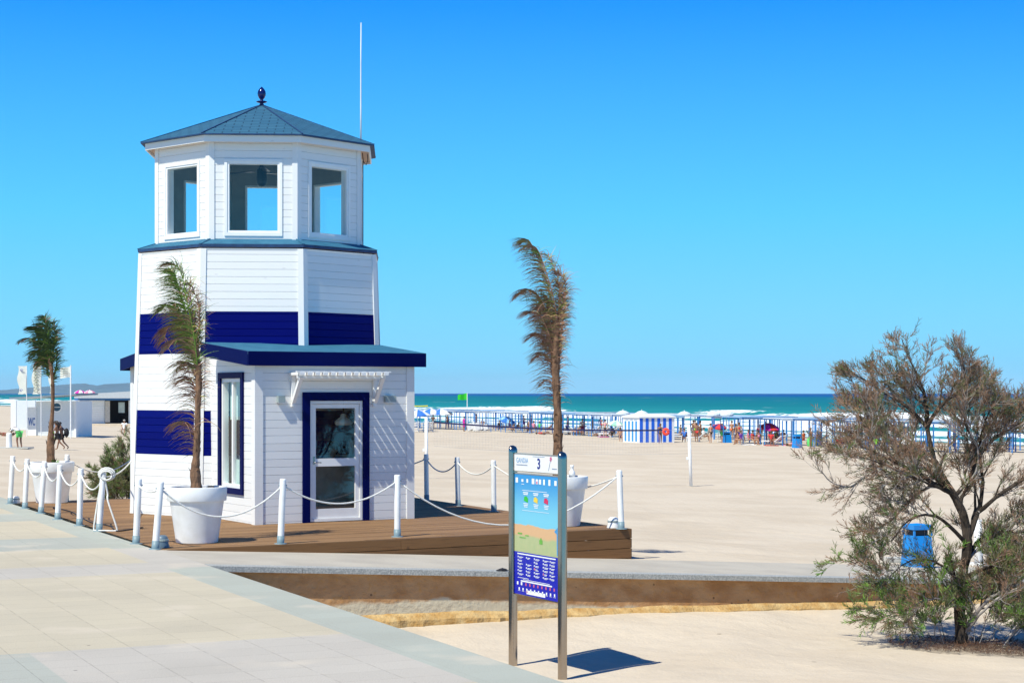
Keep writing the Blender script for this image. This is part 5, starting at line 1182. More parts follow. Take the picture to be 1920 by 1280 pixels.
# ------------------------------------------------------------- beach building on the left
bl=thing('beach_building',at(110,140,gz(*at(110,140,0)[:2])),'long low white beach building with porthole window, blue lintel and WC panel','building')
BW=mat('pale_boards',(.70,.75,.77),.7,.06,3,stretch=(1,1,14)); BWH=mat('building_white',(.80,.82,.82),.6,.04); BLU=mat('lintel_blue',(.03,.16,.45),.5,.1); GRF=mat('grey_blue_fascia',(.16,.24,.32),.7,.1)
def wallp(px0,px1,d0,d1,z0,z1,mt,name,th=.2,par=bl):
    a=at(px0,d0,z0); b=at(px1,d1,z0); b.z=a.z=z0; d=b-a; n=V((d.y,-d.x,0)).normalized(); n=n if n.y<0 else -n; mb=MB(); mb.box(a,d,-n*th,V((0,0,z1-z0))); return mb.build(name,[mt],par)
D1=132.; zg=gz(*at(100,D1,0)[:2])-.12
front=MB(); a=at(67,D1,zg); 
nz_=15; Hb=2.75
for i in range(nz_): front.box(at(67.5,D1,zg+.0)+V((0,.012*0,i*Hb/nz_+.006)),V((72.*D1/F,0,0)),V((0,.12,0)),V((0,0,Hb/nz_-.012)))
front.box(at(67.5,D1+.02,zg),V((72.*D1/F,0,0)),V((0,5,0)),V((0,0,Hb)))
front.build('wall',[BW],bl)
mb=MB(); mb.box(at(138.6,D1-.05,zg),V((.16,0,0)),V((0,5,0)),V((0,0,Hb-.01))); mb.build('corner_post',[BWH],bl)
mb=MB(); mb.box(at(51.5,D1-.12,zg),V((16.2*D1/F,0,0)),V((0,.15,0)),V((0,0,2.30))); wc=mb.build('wc_panel',[BWH],bl)
text(bl,'wc_lettering','WC',.80,at(59.5,D1-.13,zg+.95),(1,0,0),(0,0,1),mat('wc_blue',(.05,.14,.40),.5,.05),'CENTER',.36,.02)
# porthole
pc=at(106.5,D1-.02,CZ-(763-737)*D1/F); mb=MB(); rg=[]
n=28
for i in range(n):
    a0,a1=2*PI*i/n,2*PI*(i+1)/n; o0,o1=[V((math.cos(t),0,math.sin(t))) for t in (a0,a1)]
    mb.quad([pc+o0*.30,pc+o1*.30,pc+o1*.40,pc+o0*.40][::-1]); mb.quad([pc+o0*.40,pc+o1*.40,pc+o1*.40+V((0,.05,0)),pc+o0*.40+V((0,.05,0))][::-1])
mb.box(pc+V((-.3,-.002,-.02)),V((.6,0,0)),V((0,.02,0)),V((0,0,.04))); pf=mb.build('porthole_frame',[BWH],bl)
mb=MB(); mb.quad([pc+V((math.cos(2*PI*i/n)*.30,.006,math.sin(2*PI*i/n)*.30)) for i in range(n)]); mb.build('pane',[mat('dark_blue_glass',(.02,.07,.12),.1,.1)],pf)
wallp(20,30,150,150,gz(*at(22,150,0)[:2])-.1,1.55,BWH,'side_panel'); wallp(30,66,152,152,gz(*at(50,150,0)[:2])-.1,1.55,BW,'rear_wall')
# recessed wing with its own low roof
zr_=-1.22; DW=196.
mb=MB()
for i in range(12): mb.box(at(142,DW,zr_+i*.215+.005),V((54*DW/F,0,0)),V((0,.2,0)),V((0,0,.205)))
mb.build('recessed_wall',[BWH],bl); mb=MB()
for i in range(12): mb.box(at(241,DW,zr_+i*.215+.005),V((60*DW/F,0,0)),V((0,.2,0)),V((0,0,.205)))
mb.build('recessed_wall',[BWH],bl)
wallp(140,303,DW-.5,DW-.5,1.36,1.60,BLU,'lintel')
mb=MB(); a,b=at(139,DW-2,1.60),at(303,DW-2,1.60); h0,h1=.42,.95; D_=V((0,9,0))
mb.quad([a,b,b+V((0,0,h1)),a+V((0,0,h0))]); mb.quad([a+V((0,0,h0)),b+V((0,0,h1)),b+V((0,0,h1))+D_,a+V((0,0,h0))+D_]); mb.quad([a,a+D_,b+D_,b]); mb.quad([a,a+V((0,0,h0)),a+V((0,0,h0))+D_,a+D_]); mb.build('wing_roof',[mat('beam_grey',(.46,.50,.53),.7,.08)],bl)
mb=MB(); mb.box(at(196,DW+3,zr_),V((45*(DW+3)/F,0,0)),V((0,.2,0)),V((0,0,2.58))); mb.build('opening_shade_panel',[mat('painted_room_shade',(.02,.02,.025),.9,.2)],bl)  # near-black panel paints the shade inside the doorway
wallp(197,206,DW-.3,DW-.3,zr_+.15,1.30,mat('menu_board',(.55,.52,.46),.6,.15),'menu_panel',.05); wallp(222,233,DW,DW,zr_+1.2,1.15,mat('bar_items',(.35,.42,.40),.6,.4,.8),'bar_shelf',.3)
mb=MB(); mb.box(at(130,DW-4,zr_-.6),V((175*DW/F,0,0)),V((0,14,0)),V((0,0,.6))); mb.build('terrace',[SAND],bl)
mb=MB(); a=at(17,130.6,1.72); b=at(142,130.6,2.02); D_=V((0,7,0)); dz=V((0,0,.12))
mb.quad([a+dz,b+dz,b+dz+D_,a+dz+D_]); mb.quad([a,a+D_,b+D_,b],1); mb.quad([a,b,b+dz,a+dz]); mb.quad([b,b+D_,b+D_+dz,b+dz]); mb.quad([a+D_,a,a+dz,a+dz+D_])
mb.build('roof',[GRF,BW],bl)
# feather flags behind it
BAN=mat('banner_cloth',(.70,.72,.66),.8,.05); INK=mat('banner_olive_ink',(.22,.24,.14),.8,.2); INB=mat('banner_blue_ink',(.02,.06,.35),.8,.1)
def banner(px0,px1,y0,y1,d,label,marks,inkcol,tag_):
    x0,x1=at(px0,d,0).x,at(px1,d,0).x; z1=CZ-(y0-737)*d/F; z0=CZ-(y1-737)*d/F; zb=gz((x0+x1)/2,d); t=thing('feather_flag',V((x1,d,zb)),label,'flag','upright banner flags behind the beach building')
    mb=MB(); mb.tube([(x1,d,zb),(x1,d,z1+.05)],.03,6); mb.build('pole',[WPLAS],t)
    mb=MB(); gv=[];gf=[]; K=14
    for i in range(K+1):
        f=i/K; z=z0+(z1-z0)*f; w=.06*math.sin(f*7)
        for j in range(5): g=j/4; gv.append((x0+(x1-x0)*g+(.08*math.sin(f*9) if j==0 else 0),d-.03+.08*math.sin(g*3+f*5),z))
    for i in range(K):
        for j in range(4): gf.append((i*5+j,i*5+j+1,(i+1)*5+j+1,(i+1)*5+j))
    mb.grid(gv,gf); mb.build('cloth',[BAN],t,True)
    mb=MB(); wd=x1-x0
    for (a,f,w,hh) in marks:
        c=V((x0+wd*a,d-.16,z0+(z1-z0)*f)); 
        mb.tube([c+V((math.cos(t_)*w*wd,0,math.sin(t_)*hh*(z1-z0))) for t_ in [5.2*i/8 for i in range(9)]],.022,4)
    mb.build('emblem',[inkcol],t)
banner(34,50,686,739,128,'leftmost white banner flag with a small blue emblem behind the beach building',[(.45,.14,.16,.03),(.5,.85,.16,.03)],INB,'a')
banner(61,77,684,739,128,'white banner flag with olive vertical lettering left of the palm trunk',[(.5,.12+.115*i,.27,.038) for i in range(8)],INK,'b')
banner(92.5,99,686,738,128,'narrow white banner flag just right of the palm trunk',[(.5,.8,.2,.04)],INK,'c')
# white flag on a pole
d=128.; x=at(132.5,d,0).x; zt=CZ+50*d/F; t=thing('flag',V((x,d,gz(x,d))),'white rectangular flag on a white pole above the beach building roof','flag'); mb=MB(); mb.tube([(x,d,gz(x,d)),(x,d,zt+.1)],.05,8); mb.build('pole',[WPLAS],t)
mb=MB(); gv=[];gf=[]
for i in range(9):
    for j in range(5): gv.append((x-.03-i*.095,d+.08*math.sin(i*.9+j*.3),zt-.78*j/4-.03*i*.4+.0*j))
for i in range(8):
    for j in range(4): gf.append((i*5+j,i*5+j+1,(i+1)*5+j+1,(i+1)*5+j))
mb.grid(gv,gf); fc=mb.build('cloth',[BAN],t,True)
mb=MB(); 
for k in range(3): mb.tube([(x-.15-.02*k,d-.12,zt-.2-.16*k),(x-.4,d-.12,zt-.16-.16*k),(x-.65,d-.12,zt-.24-.16*k)],.018,4)
mb.build('lettering',[INK],t)
# ------------------------------------------------------------- green safety flag
GRF_=mat('flag_green',(.02,.50,.02),.8,.1)
d=255.; q=G(876,d); t=thing('green_flag',q,'bright green safety flag on a pole by the waterline','flag'); zt=CZ-(737-737)*d/F; mb=MB(); mb.tube([q,V((q.x,q.y,zt+.05))],[.07,.05],8); mb.build('pole',[WPLAS],t)
mb=MB(); gv=[];gf=[]
for i in range(9):
    for j in range(5): gv.append((q.x-.05-i*.165,q.y+.12*math.sin(i*.8),zt-.0-(.98-.03*i)*j/4-.03*i+.03*math.sin(i*1.3)))
for i in range(8):
    for j in range(4): gf.append((i*5+j,i*5+j+1,(i+1)*5+j+1,(i+1)*5+j))
mb.grid(gv,gf); mb.build('cloth',[GRF_],t,True)
# yellow buoy boat out at sea
q=st(0,0); p_=at(785,560,SEAZ); mb=MB(); ln=2.9
gv=[];gf=[]
for i in range(11):
    f=i/10; w=.30*math.sin(PI*f)**.5+.02
    for (a,z) in ((-1,.42),(-.7,.05),(0,-.05),(.7,.05),(1,.42),(0,.30)): gv.append((p_.x-ln+2*ln*f,p_.y+a*w,p_.z+.42+z+.1*(2*f-1)**2))
for i in range(10):
    for j in range(6): gf.append((i*6+j,(i+1)*6+j,(i+1)*6+(j+1)%6,i*6+(j+1)%6))
mb.grid(gv,gf); tag(mb.build('kayak',[cloth('yellow',CC['yellow'])],None,True,org=p_),'long yellow craft floating beyond the surf left of the green flag','boat')

# ------------------------------------------------------------- volleyball court
VY=mat('net_navy',(.01,.015,.08),.8,.1); NET=mat('net_cord',(.35,.36,.38),.8,.1)
p0=G(800,73.8); p1=G(1296,73.6); vb=[]
for p_,lb,dx_ in ((p0,'white volleyball post rising behind the deck left of the net',-.02),(p1,'white volleyball post standing in the sand at the right end of the net',-.10)):
    t=thing('volleyball_post',p_,lb,'post','volleyball posts'); tp=p_+V((dx_,0,2.5)); mb=MB(); mb.tube([p_-V((0,0,.2)),tp],[.07,.065],12); mb.lathe(tp,[(.067,0),(.06,.03),(.001,.035)],12); mb.build('pole',[WPLAS],t,True)
    mb=MB(); c=p_.lerp(tp,.47); mb.box(c+V((-.16,-.05,-.05)),V((.10,0,0)),V((0,.1,0)),V((0,0,.12))); mb.build('winch',[WPLAS],t); vb.append(tp)
a,b=vb[0]+V((0,0,-.12)),vb[1]+V((0,0,-.12)); nt=thing('volleyball_net',(a+b)/2-V((0,0,1)),'thin volleyball net with dark top band across the beach','net')
def np_(f,z): p=a.lerp(b,f); p.z-=.16*4*f*(1-f)+z; return p
mb=MB(); K=24
for i in range(K):
    f0,f1=.03+.87*i/K,.03+.87*(i+1)/K; mb.bar(np_(f0,0),np_(f1,0),.012,.065)
mb.build('top_band',[VY],nt)
mb=MB(); mb.tube([np_(i/30,0) for i in range(31)],.006,4); mb.tube([np_(.03+.87*i/30,1.0) for i in range(31)],.006,4); mb.tube([np_(1-.1*i/4,1.0) for i in range(5)],.005,4)
for i in range(76): f=.03+.87*i/75; mb.bar(np_(f,.03),np_(f,1.0),.0035,.0035,up=(0,1,0))
for j in range(1,9): mb.tube([np_(.03+.87*i/16,.03+j*.11) for i in range(17)],.0018,3,cap=False)
mb.build('mesh',[NET],nt)

# ------------------------------------------------------------- striped changing hut
d=147.5; hb=G(1199,d); hb.z-=.03; hut=thing('changing_hut',hb,'blue and white striped canvas changing hut on the sand','hut')
HW=mat('hut_white',(.80,.82,.84),.75,.04); HB=mat('hut_blue',(.008,.13,.72),.7,.08); HB2=mat('hut_light_blue',(.02,.28,.66),.7,.08)
L1,L2,HH=3.38,2.9,2.12
mb=MB(); mb.box(hb,ES*L1,ET*L2,V((0,0,HH))); mb.build('body',[HW],hut)
mb=MB()
for i in range(6): mb.box(hb+ES*(.03+i*.56)+ET*-.012+V((0,0,.06)),ES*.29,ET*.01,V((0,0,HH-.1)))
mb.build('front_stripes',[HB],hut)
mb=MB()
for i in range(4): mb.box(hb+ET*(.42+i*.62)-ES*.012+V((0,0,.12)),ES*.01,ET*.28,V((0,0,HH-.42)))
mb.build('side_stripes',[HB2],hut)
mb=MB(); e=.10; q=[hb-ES*e-ET*e,hb+ES*(L1+e)-ET*e,hb+ES*(L1+e)+ET*(L2+e),hb-ES*e+ET*(L2+e)]; zt=V((0,0,HH)); zt2=V((0,0,HH+.1)); i_=[hb+ES*.6+ET*.8,hb+ES*(L1-.6)+ET*.8,hb+ES*(L1-.6)+ET*(L2-.8),hb+ES*.6+ET*(L2-.8)]; zi=V((0,0,HH+.30))
for k in range(4):
    j=(k+1)%4; mb.quad([q[k]+zt,q[j]+zt,q[j]+zt2,q[k]+zt2]); mb.quad([q[k]+zt2,q[j]+zt2,i_[j]+zi,i_[k]+zi])
mb.quad([x+zi for x in i_]); mb.quad([x+zt for x in q[::-1]]); mb.build('roof',[HW],hut)
# small grey-lettered strip over the side stripes
mb=MB()
for i in range(3): mb.box(hb+ET*(.4+i*.75)-ES*.014+V((0,0,HH-.24)),ES*.01,ET*.55,V((0,0,.12)))
mb.build('lettering_strip',[mat('pale_lettering',(.45,.52,.62),.7,.1)],hut)
person(sandpt(1238,145.5),R(175),'walk','person with dark swimwear walking past the striped hut, holding a red float',[('briefs','black'),('top','black')],SKIN2,HAIRB,1.66)
q=sandpt(1242,145.2)+V((.28,-.12,.98)); mb=MB(); mb.lathe(q,[(.001,0)]*2,8); 
for k in range(16):
    pass
mb=MB(); pts=[q+V((math.cos(t_)*.20,0,math.sin(t_)*.20)) for t_ in [2*PI*i/16 for i in range(17)]]; mb.tube(pts,.13,10); tag(mb.build('swim_ring',[cloth('orangered',(.80,.07,.04))],None,True,org=q),'red swim ring carried under the arm of the person by the striped hut','swim ring')

# ------------------------------------------------------------- blue litter bins
def bin_(p,label,h,w,rot,tilt=0):
    t=thing('litter_bin',p,label,'bin','blue plastic litter bins'); c,s=math.cos(rot),math.sin(rot); X_=V((c,s,0)); Y_=V((-s,c,0)); mb=MB()
    def sq(z,k,kk): return [p+X_*a*w/2*k+Y_*b*w/2*k+V((0,0,z)) for a,b in ((-1,-1),(1,-1),(1,1),(-1,1))]
    A_,B2=sq(0,1,1),sq(h*.72,.84,1); 
    for k in range(4): j=(k+1)%4; mb.quad([A_[k],A_[j],B2[j],B2[k]])
    mb.quad(B2); mb.quad(A_[::-1]); o=mb.build('body',[BLUEP],t)
    C_,D_=sq(h*.86,.88,1),sq(h*.97,.92,1); mb=MB()
    for k in range(4): j=(k+1)%4; mb.quad([C_[k],C_[j],D_[j],D_[k]]); mb.quad([D_[k],D_[j],p+V((0,0,h))])
    mb.quad(C_[::-1]); mb.build('lid',[BLUEP],t)
    for k in (0,1,2,3):
        mb=MB(); a_,b_2=B2[k],C_[k]; mb.bar(a_*.97+p*.03+V((0,0,h*.02)),b_2*.97+p*.03+V((0,0,0)),.03*w/.4,.03*w/.4,up=X_); mb.build('corner_post',[BLUEP],t)
    mb=MB(); I0,I1=sq(h*.69,.62,1),sq(h*.85,.62,1)
    for k in range(4): j=(k+1)%4; mb.quad([I0[k],I0[j],I1[j],I1[k]])
    mb.build('inner_liner',[BLACK],t)
q=gp(1720,1061,-.77); bin_(V((q.x,q.y,-.772)),'large blue litter bin beside the ramp seen through the tamarisk branches',.73,.40,R(20))
bin_(sandpt(1363,150),'small distant blue bin in front of the shade frames, nearer the striped hut',.95,.62,R(20)); bin_(sandpt(1494.5,135),'small distant blue bin left of the tamarisk branches',1.0,.60,R(20))
q=gp(1690,1054,-.74); mb=MB(); mb.box(V((q.x-.2,q.y,-.75)),V((.42,.1,0)),V((-.05,.25,0)),V((0,0,.08))); tag(mb.build('concrete_slab',[FOOTG],None,org=q),'flat pale concrete block on the sand beside the large blue bin','block')
# white boat/post behind the tree
q=sandpt(1838,70); t=thing('beach_shower',q,'tall white bent-neck beach shower behind the tamarisk','shower'); mb=MB(); k_=70/F; path=[q,V((q.x,q.y,CZ-(800-737)*k_)),V((q.x+.06,q.y,CZ-(790-737)*k_)),V((q.x+.2,q.y,CZ-(786-737)*k_)),V((q.x+.42,q.y,CZ-(792-737)*k_))]; mb.tube(smoothpath(path,5),.055,10); mb.build('pipe',[WPLAS],t,True); mb=MB(); mb.lathe(path[-1],[(.001,.05),(.06,.03),(.09,-.05),(.001,-.06)],12); mb.build('shower_head',[WPLAS],t)
q=gp(1836,1045,-.8); t=thing('white_post',V((q.x,q.y,gz(q.x,q.y))),'thick white post behind the tamarisk trunk','post'); mb=MB(); mb.tube([V((q.x,q.y,gz(q.x,q.y)-.1)),V((q.x-.03,q.y,-.12))],[.08,.07],14); mb.build('pole',[WPLAS],t,True); mb=MB(); mb.lathe(V((q.x,q.y,gz(q.x,q.y))),[(.2,0),(.2,.04),(.09,.06)],16); mb.build('foot',[WPLAS],t)

# ------------------------------------------------------------- shade frames
FB=mat('frame_blue',(.03,.20,.55),.5,.1); REED=mat('reed_mat',(.30,.36,.44),.9,.3,3,.5,20,col2=(.62,.68,.74)); CAN=mat('canvas_pale',(.62,.70,.76),.8,.08)
def shade():
    t=thing('beach_canopy',(0,0,0),'blue-posted flat-roofed sun shade in the long row along the shore','sun shade','sun shades in a row along the shore')
    for a,b in ((0,0),(2.6,0),(0,2.6),(2.6,2.6)):
        mb=MB(); q=ES*a+ET*b; mb.box(q-V((.04,.04,.2)),V((.08,0,0)),V((0,.08,0)),V((0,0,2.35))); mb.build('post',[FB],t)
    mb=MB(); q=V((0,0,2.16)); mb.box(q-ES*.1-ET*.1,ES*2.8,ET*2.8,V((0,0,.06))); mb.box(q-ES*.12-ET*.12+V((0,0,-.16)),ES*2.84,ET*.02,V((0,0,.2))); mb.build('roof',[REED],t)
    mb=MB(); 
    for b in (0,2.6): mb.bar(ES*-.1+ET*b+V((0,0,2.12)),ES*2.7+ET*b+V((0,0,2.12)),.06,.08)
    for a in (0,2.6): mb.bar(ES*a+ET*-.1+V((0,0,2.12)),ES*a+ET*2.7+V((0,0,2.12)),.06,.08)
    mb.build('beam',[FB],t); return t
proto=shade(); first=True; rr=random.Random(3)
VAR=[REED,CAN,mat('pale_blue_canvas',(.30,.50,.72),.85,.1),REED,mat('faded_blue_mat',(.16,.30,.50),.85,.15)]
for i in range(32):
    tt_=98+i*3.4 # towards the left of the picture as i grows
    for row,s0 in enumerate((74,80,86.5)):
        if row==1 and i%5==3: continue
        if row==0 and (128<tt_<137 or i in (20,23)) : continue
        s_q=s0+rr.uniform(-.3,.3); p=st(s_q,tt_+rr.uniform(-.3,.3)+row*.7); p.z=gz(p.x,p.y)-.02+rr.uniform(-.03,.05)
        o=proto if first else copy_tree(proto); first=False; o.location=p
        for c_ in o.children:
            if c_.name.split('.')[0]=='roof': c_.material_slots[0].link='OBJECT'; c_.material_slots[0].material=VAR[rr.randrange(5)]
NUM=('leftmost','second from the left','third from the left','fourth from the left','fifth from the left','sixth from the left','seventh from the left','eighth from the left','ninth from the left','tenth from the left')
NUMR=('rightmost','second from the right','third from the right','fourth from the right','fifth from the right','sixth from the right','seventh from the right','eighth from the right','ninth from the right','tenth from the right')
def ordinal(i,n):
    if i<10: return NUM[i]
    if n-1-i<10: return NUMR[n-1-i]
    k=i-10; m=n-20; return ('%s of the middle ones'%NUM[k]) if k<10 else ('%s of the middle ones'%NUMR[m-1-k])
def relabel(prefix,fmt,key=lambda o:0,rows=('',)):
    L=[o for o in bpy.data.objects if o.parent is None and o.name.split('.')[0]==prefix]
    for r,rn in enumerate(rows):
        Q=sorted([o for o in L if key(o)==r],key=lambda o:o.location.x/o.location.y)
        for i,o in enumerate(Q): o['label']=fmt%(rn,ordinal(i,len(Q)))
relabel('beach_canopy','blue-posted shade frame, %s row, %s',lambda o:0 if (o.location-P0).dot(ES)<77.3 else 1 if (o.location-P0).dot(ES)<83.3 else 2,('front','middle','rear'))
# parasols
def parasol(p,h,r,cols,label,tilt=(0,0),n=8,group=None):
    t=thing('parasol',p,label,'parasol',group); tx=V((tilt[0],tilt[1],0)); top_=p+V((0,0,h))+tx*h; ax=(top_-p).normalized(); s1_=ax.orthogonal().normalized(); s2_=ax.cross(s1_)
    mb=MB(); mb.tube([p-V((0,0,.2)),top_+ax*.08],.025,6); mb.build('pole',[WPLAS],t)
    mb=MB(); c=top_-ax*r*.42
    for k in range(n*2):
        a0,a1=2*PI*k/(2*n),2*PI*(k+1)/(2*n); e0,e1=[c+(s1_*math.cos(a)+s2_*math.sin(a))*r for a in (a0,a1)]; m0,m1=[top_-ax*r*.13+(s1_*math.cos(a)+s2_*math.sin(a))*r*.5 for a in (a0,a1)]; mi=(k//2)%len(cols)
        mb.quad([m0,m1,top_],mi); mb.quad([e0,e1,m1,m0],mi); mb.quad([e1,e0,e0-ax*.12,e1-ax*.12],mi)
    mb.build('canopy',cols,t); return t
CW,CB=cloth('white',CC['white']),cloth('blue',CC['blue'])
parasol(sandpt(783,195),2.35,1.5,[CW,CB],'leftmost blue and white parasol right beside the kiosk wall'); parasol(sandpt(808,205),2.45,1.5,[CB,CW],'middle blue and white parasol of the three beside the kiosk wall'); parasol(sandpt(826,205),2.4,1.45,[CW,CB,CW],'rightmost blue and white parasol of the three beside the kiosk wall')
for px,d,lb in ((1168,158,'pale parasol top just left of the striped hut'),(1203,156,'white parasol top rising behind the left of the striped hut roof'),(1283,152,'white parasol top right of the striped hut'),(1337,151,'pale parasol top above the shade roofs nearest the small blue bin'),(1362,152,'small pale parasol top above the nearest blue bin')): parasol(sandpt(px,d),2.66,.62,[CAN],lb,group='pale parasols among the shades')
parasol(sandpt(945,205),1.5,.95,[CB,cloth('sky',CC['sky'])],'tilted sky blue parasol low on the sand left of the dry palm trunk',(.3,-.35)); parasol(sandpt(1438,146),1.75,.85,[cloth('magenta',CC['magenta']),cloth('red',CC['red'])],'bright magenta parasol among the bathers at the right',(.1,-.25)); parasol(sandpt(1152,160),1.7,.7,[cloth('greenpale',(.3,.6,.45)),CW],'small pale green parasol beside the left side of the striped hut',(.1,-.2)); parasol(sandpt(1345,150.5),1.6,.6,[cloth('red',CC['red']),cloth('navy',CC['navy'])],'small red and navy parasol behind the small blue bin',(.1,-.3))
# loungers
LW=mat('lounger_white',(.75,.76,.76),.6,.05)
def lounger(cm,fold=0):
    t=thing('sun_lounger',(0,0,0),'white sun lounger in the rows under the shades','sun lounger','white sun loungers under the shades'); mb=MB()
    mb.box(V((-.3,-.9,.32)),V((.6,0,0)),V((0,1.25,0)),V((0,0,.06))); mb.build('seat',[LW],t)
    mb=MB(); mb.box(V((-.3,.36,.34)),V((.6,0,0)),V((0,.5,.42)),V((0,-.04,.05))); mb.build('backrest',[LW],t)
    for a,b in ((-.27,-.8),(.22,-.8),(-.27,.3),(.22,.3)): mb=MB(); mb.box(V((a,b,0)),V((.05,0,0)),V((0,.05,0)),V((0,0,.32))); mb.build('leg',[LW],t)
    return t
lp=lounger(0); first=True; rr=random.Random(12)
for i in range(34):
    tt_=rr.choice([rr.uniform(112,210)]); ss_=rr.uniform(73,88); p=st(ss_,tt_); p.z=gz(p.x,p.y)
    o=lp if first else copy_tree(lp); first=False; o.location=p; o.rotation_euler=(0,0,rr.uniform(-.4,.4)-PI/2-.4)
relabel('sun_lounger','white sun lounger by the shades%s, %s')
def towel(p,col,label,a=1.0,b=1.8):
    mb=MB(); gv=[];gf=[]
    for i in range(7):
        for j in range(5): gv.append(p+V((j*a/4,i*b/6,.03+.03*mn.noise(V((i*.9,j*.9,p.x))))))
    for i in range(6):
        for j in range(4): gf.append((i*5+j,i*5+j+1,(i+1)*5+j+1,(i+1)*5+j))
    mb.grid(gv,gf); mb.prism([(p.x,p.y),(p.x+a,p.y),(p.x+a,p.y+b),(p.x,p.y+b)],p.z,p.z+.02); tag(mb.build('towel',[cloth(col,CC[col])],None,True,org=p),label,'towel')
# folded stack of white loungers near the green flag
q=sandpt(893,190); t=thing('lounger_stack',q,'pile of folded white loungers on the sand below the green flag','lounger pile'); 
for k in range(7):
    mb=MB(); o=V((k*.28-.9,rnd.uniform(-.4,.4),.1)); mb.box(q+o,V((.5,.1,.25)),V((.1,.9,0)),V((-.15,0,.55+rnd.uniform(-.1,.25)))); mb.build('folded_lounger',[LW],t)
q=sandpt(800,188); gvx=MB(); 
for k in range(4):
    q=sandpt(775+k*9,186+k); t=thing('stacked_loungers',q,'white stacked beach furniture right of the kiosk wall, %s from the left'%('first','second','third','fourth')[k],'beach furniture','stacked beach furniture right of the kiosk'); mb=MB()
    for j in range(4): mb.box(q+V((.02*j,0,.12+j*.28)),V((.55,0,.05)),V((0,1.2,0)),V((0,0,.06)))
    for a,b in ((0,0),(.5,0),(0,1.1),(.5,1.1)): mb.box(q+V((a,b,0)),V((.05,0,0)),V((0,.05,0)),V((0,0,1.15)))
    mb.build('frame',[LW if k!=1 else cloth('sky',CC['sky'])],t)
# bathers among the shades
folk=[(812,205,'stand',[('briefs','navy')],'standing beside the blue and white parasols',SKIN1,1.7),(839,215,'stand',[('briefs','black')],'standing alone left of the green flag pole',SKIN2,1.65),(870,192,'stand',[('dress','magenta')],'wearing a magenta dress below the green flag',SKIN2,1.65),(893,225,'stand',[('top','black'),('shorts','grey')],'standing in black top near the water right of the green flag',SKIN2,1.7),(905,215,'sit',[('top','purple')],'seated in purple right of the green flag',SKIN1,1.7),
(937,198,'sit',[('shirt','black')],'seated in black left of the tilted blue parasol',SKIN2,1.7),(956,198,'sit',[('shirt','navy')],'seated in navy right of the tilted blue parasol',SKIN2,1.7),(968,195,'recline',[('briefs','black')],'reclining between the blue parasol and the sign',SKIN1,1.75),(982,205,'stand',[('top','white'),('shorts','purple')],'standing in white top above the sign header',SKIN1,1.7),(1001,195,'sit',[('shirt','pink')],'seated in pink left of the dry palm trunk',SKIN1,1.7),(1012,192,'sit',[('shirt','green')],'seated in green left of the dry palm trunk',SKIN2,1.7),(1027,190,'recline',[('briefs','purple')],'reclining in purple swimwear just left of the dry palm trunk',SKIN2,1.7),
(1064,184,'sit',[('shirt','navy')],'seated in navy just right of the dry palm trunk',SKIN2,1.7),(1092,176,'stand',[('top','white'),('shorts','maroon')],'standing in white top and maroon shorts right of the dry palm',SKIN1,1.65),(1125,172,'lie',[('briefs','magenta')],'lying in magenta swimwear left of the striped hut',SKIN2,1.7),(1147,160,'recline',[('shirt','black')],'reclining in black beside the small green parasol',SKIN2,1.7),(1163,152,'sit',[('briefs','navy')],'seated with bare back at the left side of the striped hut',SKIN1,1.72),
(1283,150,'sit',[('shirt','blue')],'seated in blue just right of the striped hut',SKIN1,1.7),(1306,152,'stand',[('briefs','red')],'standing in red swimwear right of the near volleyball post',SKIN2,1.65),(1320,156,'sit',[('shirt','white')],'seated in white between the volleyball post and the blue bin',SKIN1,1.7),(1353,150,'stand',[('shirt','lime'),('shorts','green')],'standing in lime green next to the nearer blue bin',SKIN3,1.62),(1380,146,'stand',[('top','black'),('briefs','grey')],'standing in black top right of the nearer blue bin',SKIN2,1.66),(1388,143,'sit',[('shirt','purple')],'seated in purple right of the nearer blue bin',SKIN1,1.7),
(1404,145,'sit',[('shirt','pink')],'seated in pink with dark hair under the right shades',SKIN1,1.72),(1412,143,'sit',[('shirt','red')],'seated in red left of the magenta parasol',SKIN1,1.7),(1424,145,'stand',[('dress','maroon')],'standing in a maroon dress left of the magenta parasol',SKIN2,1.62),(1446,141,'sit',[('shirt','red')],'seated in red below the magenta parasol',SKIN2,1.7),(1461,143,'recline',[('briefs','blue')],'reclining in blue swimwear right of the magenta parasol',SKIN1,1.7),(1483,140,'lie',[('briefs','pink')],'lying on the sand behind the right-hand blue bin',SKIN1,1.7),(1634,135,'sit',[('shirt','navy')],'seated in navy seen through the tamarisk twigs',SKIN2,1.7),(1728,128,'recline',[('briefs','red')],'reclining behind the upper tamarisk branches',SKIN2,1.7),(1300,170,'stand',[('briefs','blue')],'standing in blue swimwear near the water behind the volleyball post',SKIN1,1.7),(1372,168,'stand',[('briefs','orange')],'standing in orange swimwear near the water behind the shades',SKIN1,1.7),(1050,200,'stand',[('briefs','black')],'standing near the water behind the dry palm trunk',SKIN2,1.7),(1200,170,'stand',[('briefs','white')],'standing behind the striped hut',SKIN1,1.7),(1110,190,'stand',[('briefs','yellow')],'standing in yellow swimwear near the water left of the hut',SKIN1,1.7)]
rr=random.Random(31); used=set()
MARK=((930,975,'between the green flag and the sign'),(975,1040,'in the crowd left of the dry palm trunk'),(1055,1160,'between the dry palm trunk and the striped hut'),(1272,1350,'between the striped hut and the nearer blue bin'),(1372,1440,'between the two small blue bins, left part'),(1440,1488,'between the two small blue bins, right part'),(1500,1600,'just right of the right-hand blue bin'),(1600,1900,'seen through the tamarisk branches'))
VERB={'stand':'standing','sit':'seated','recline':'reclining','lie':'lying'}
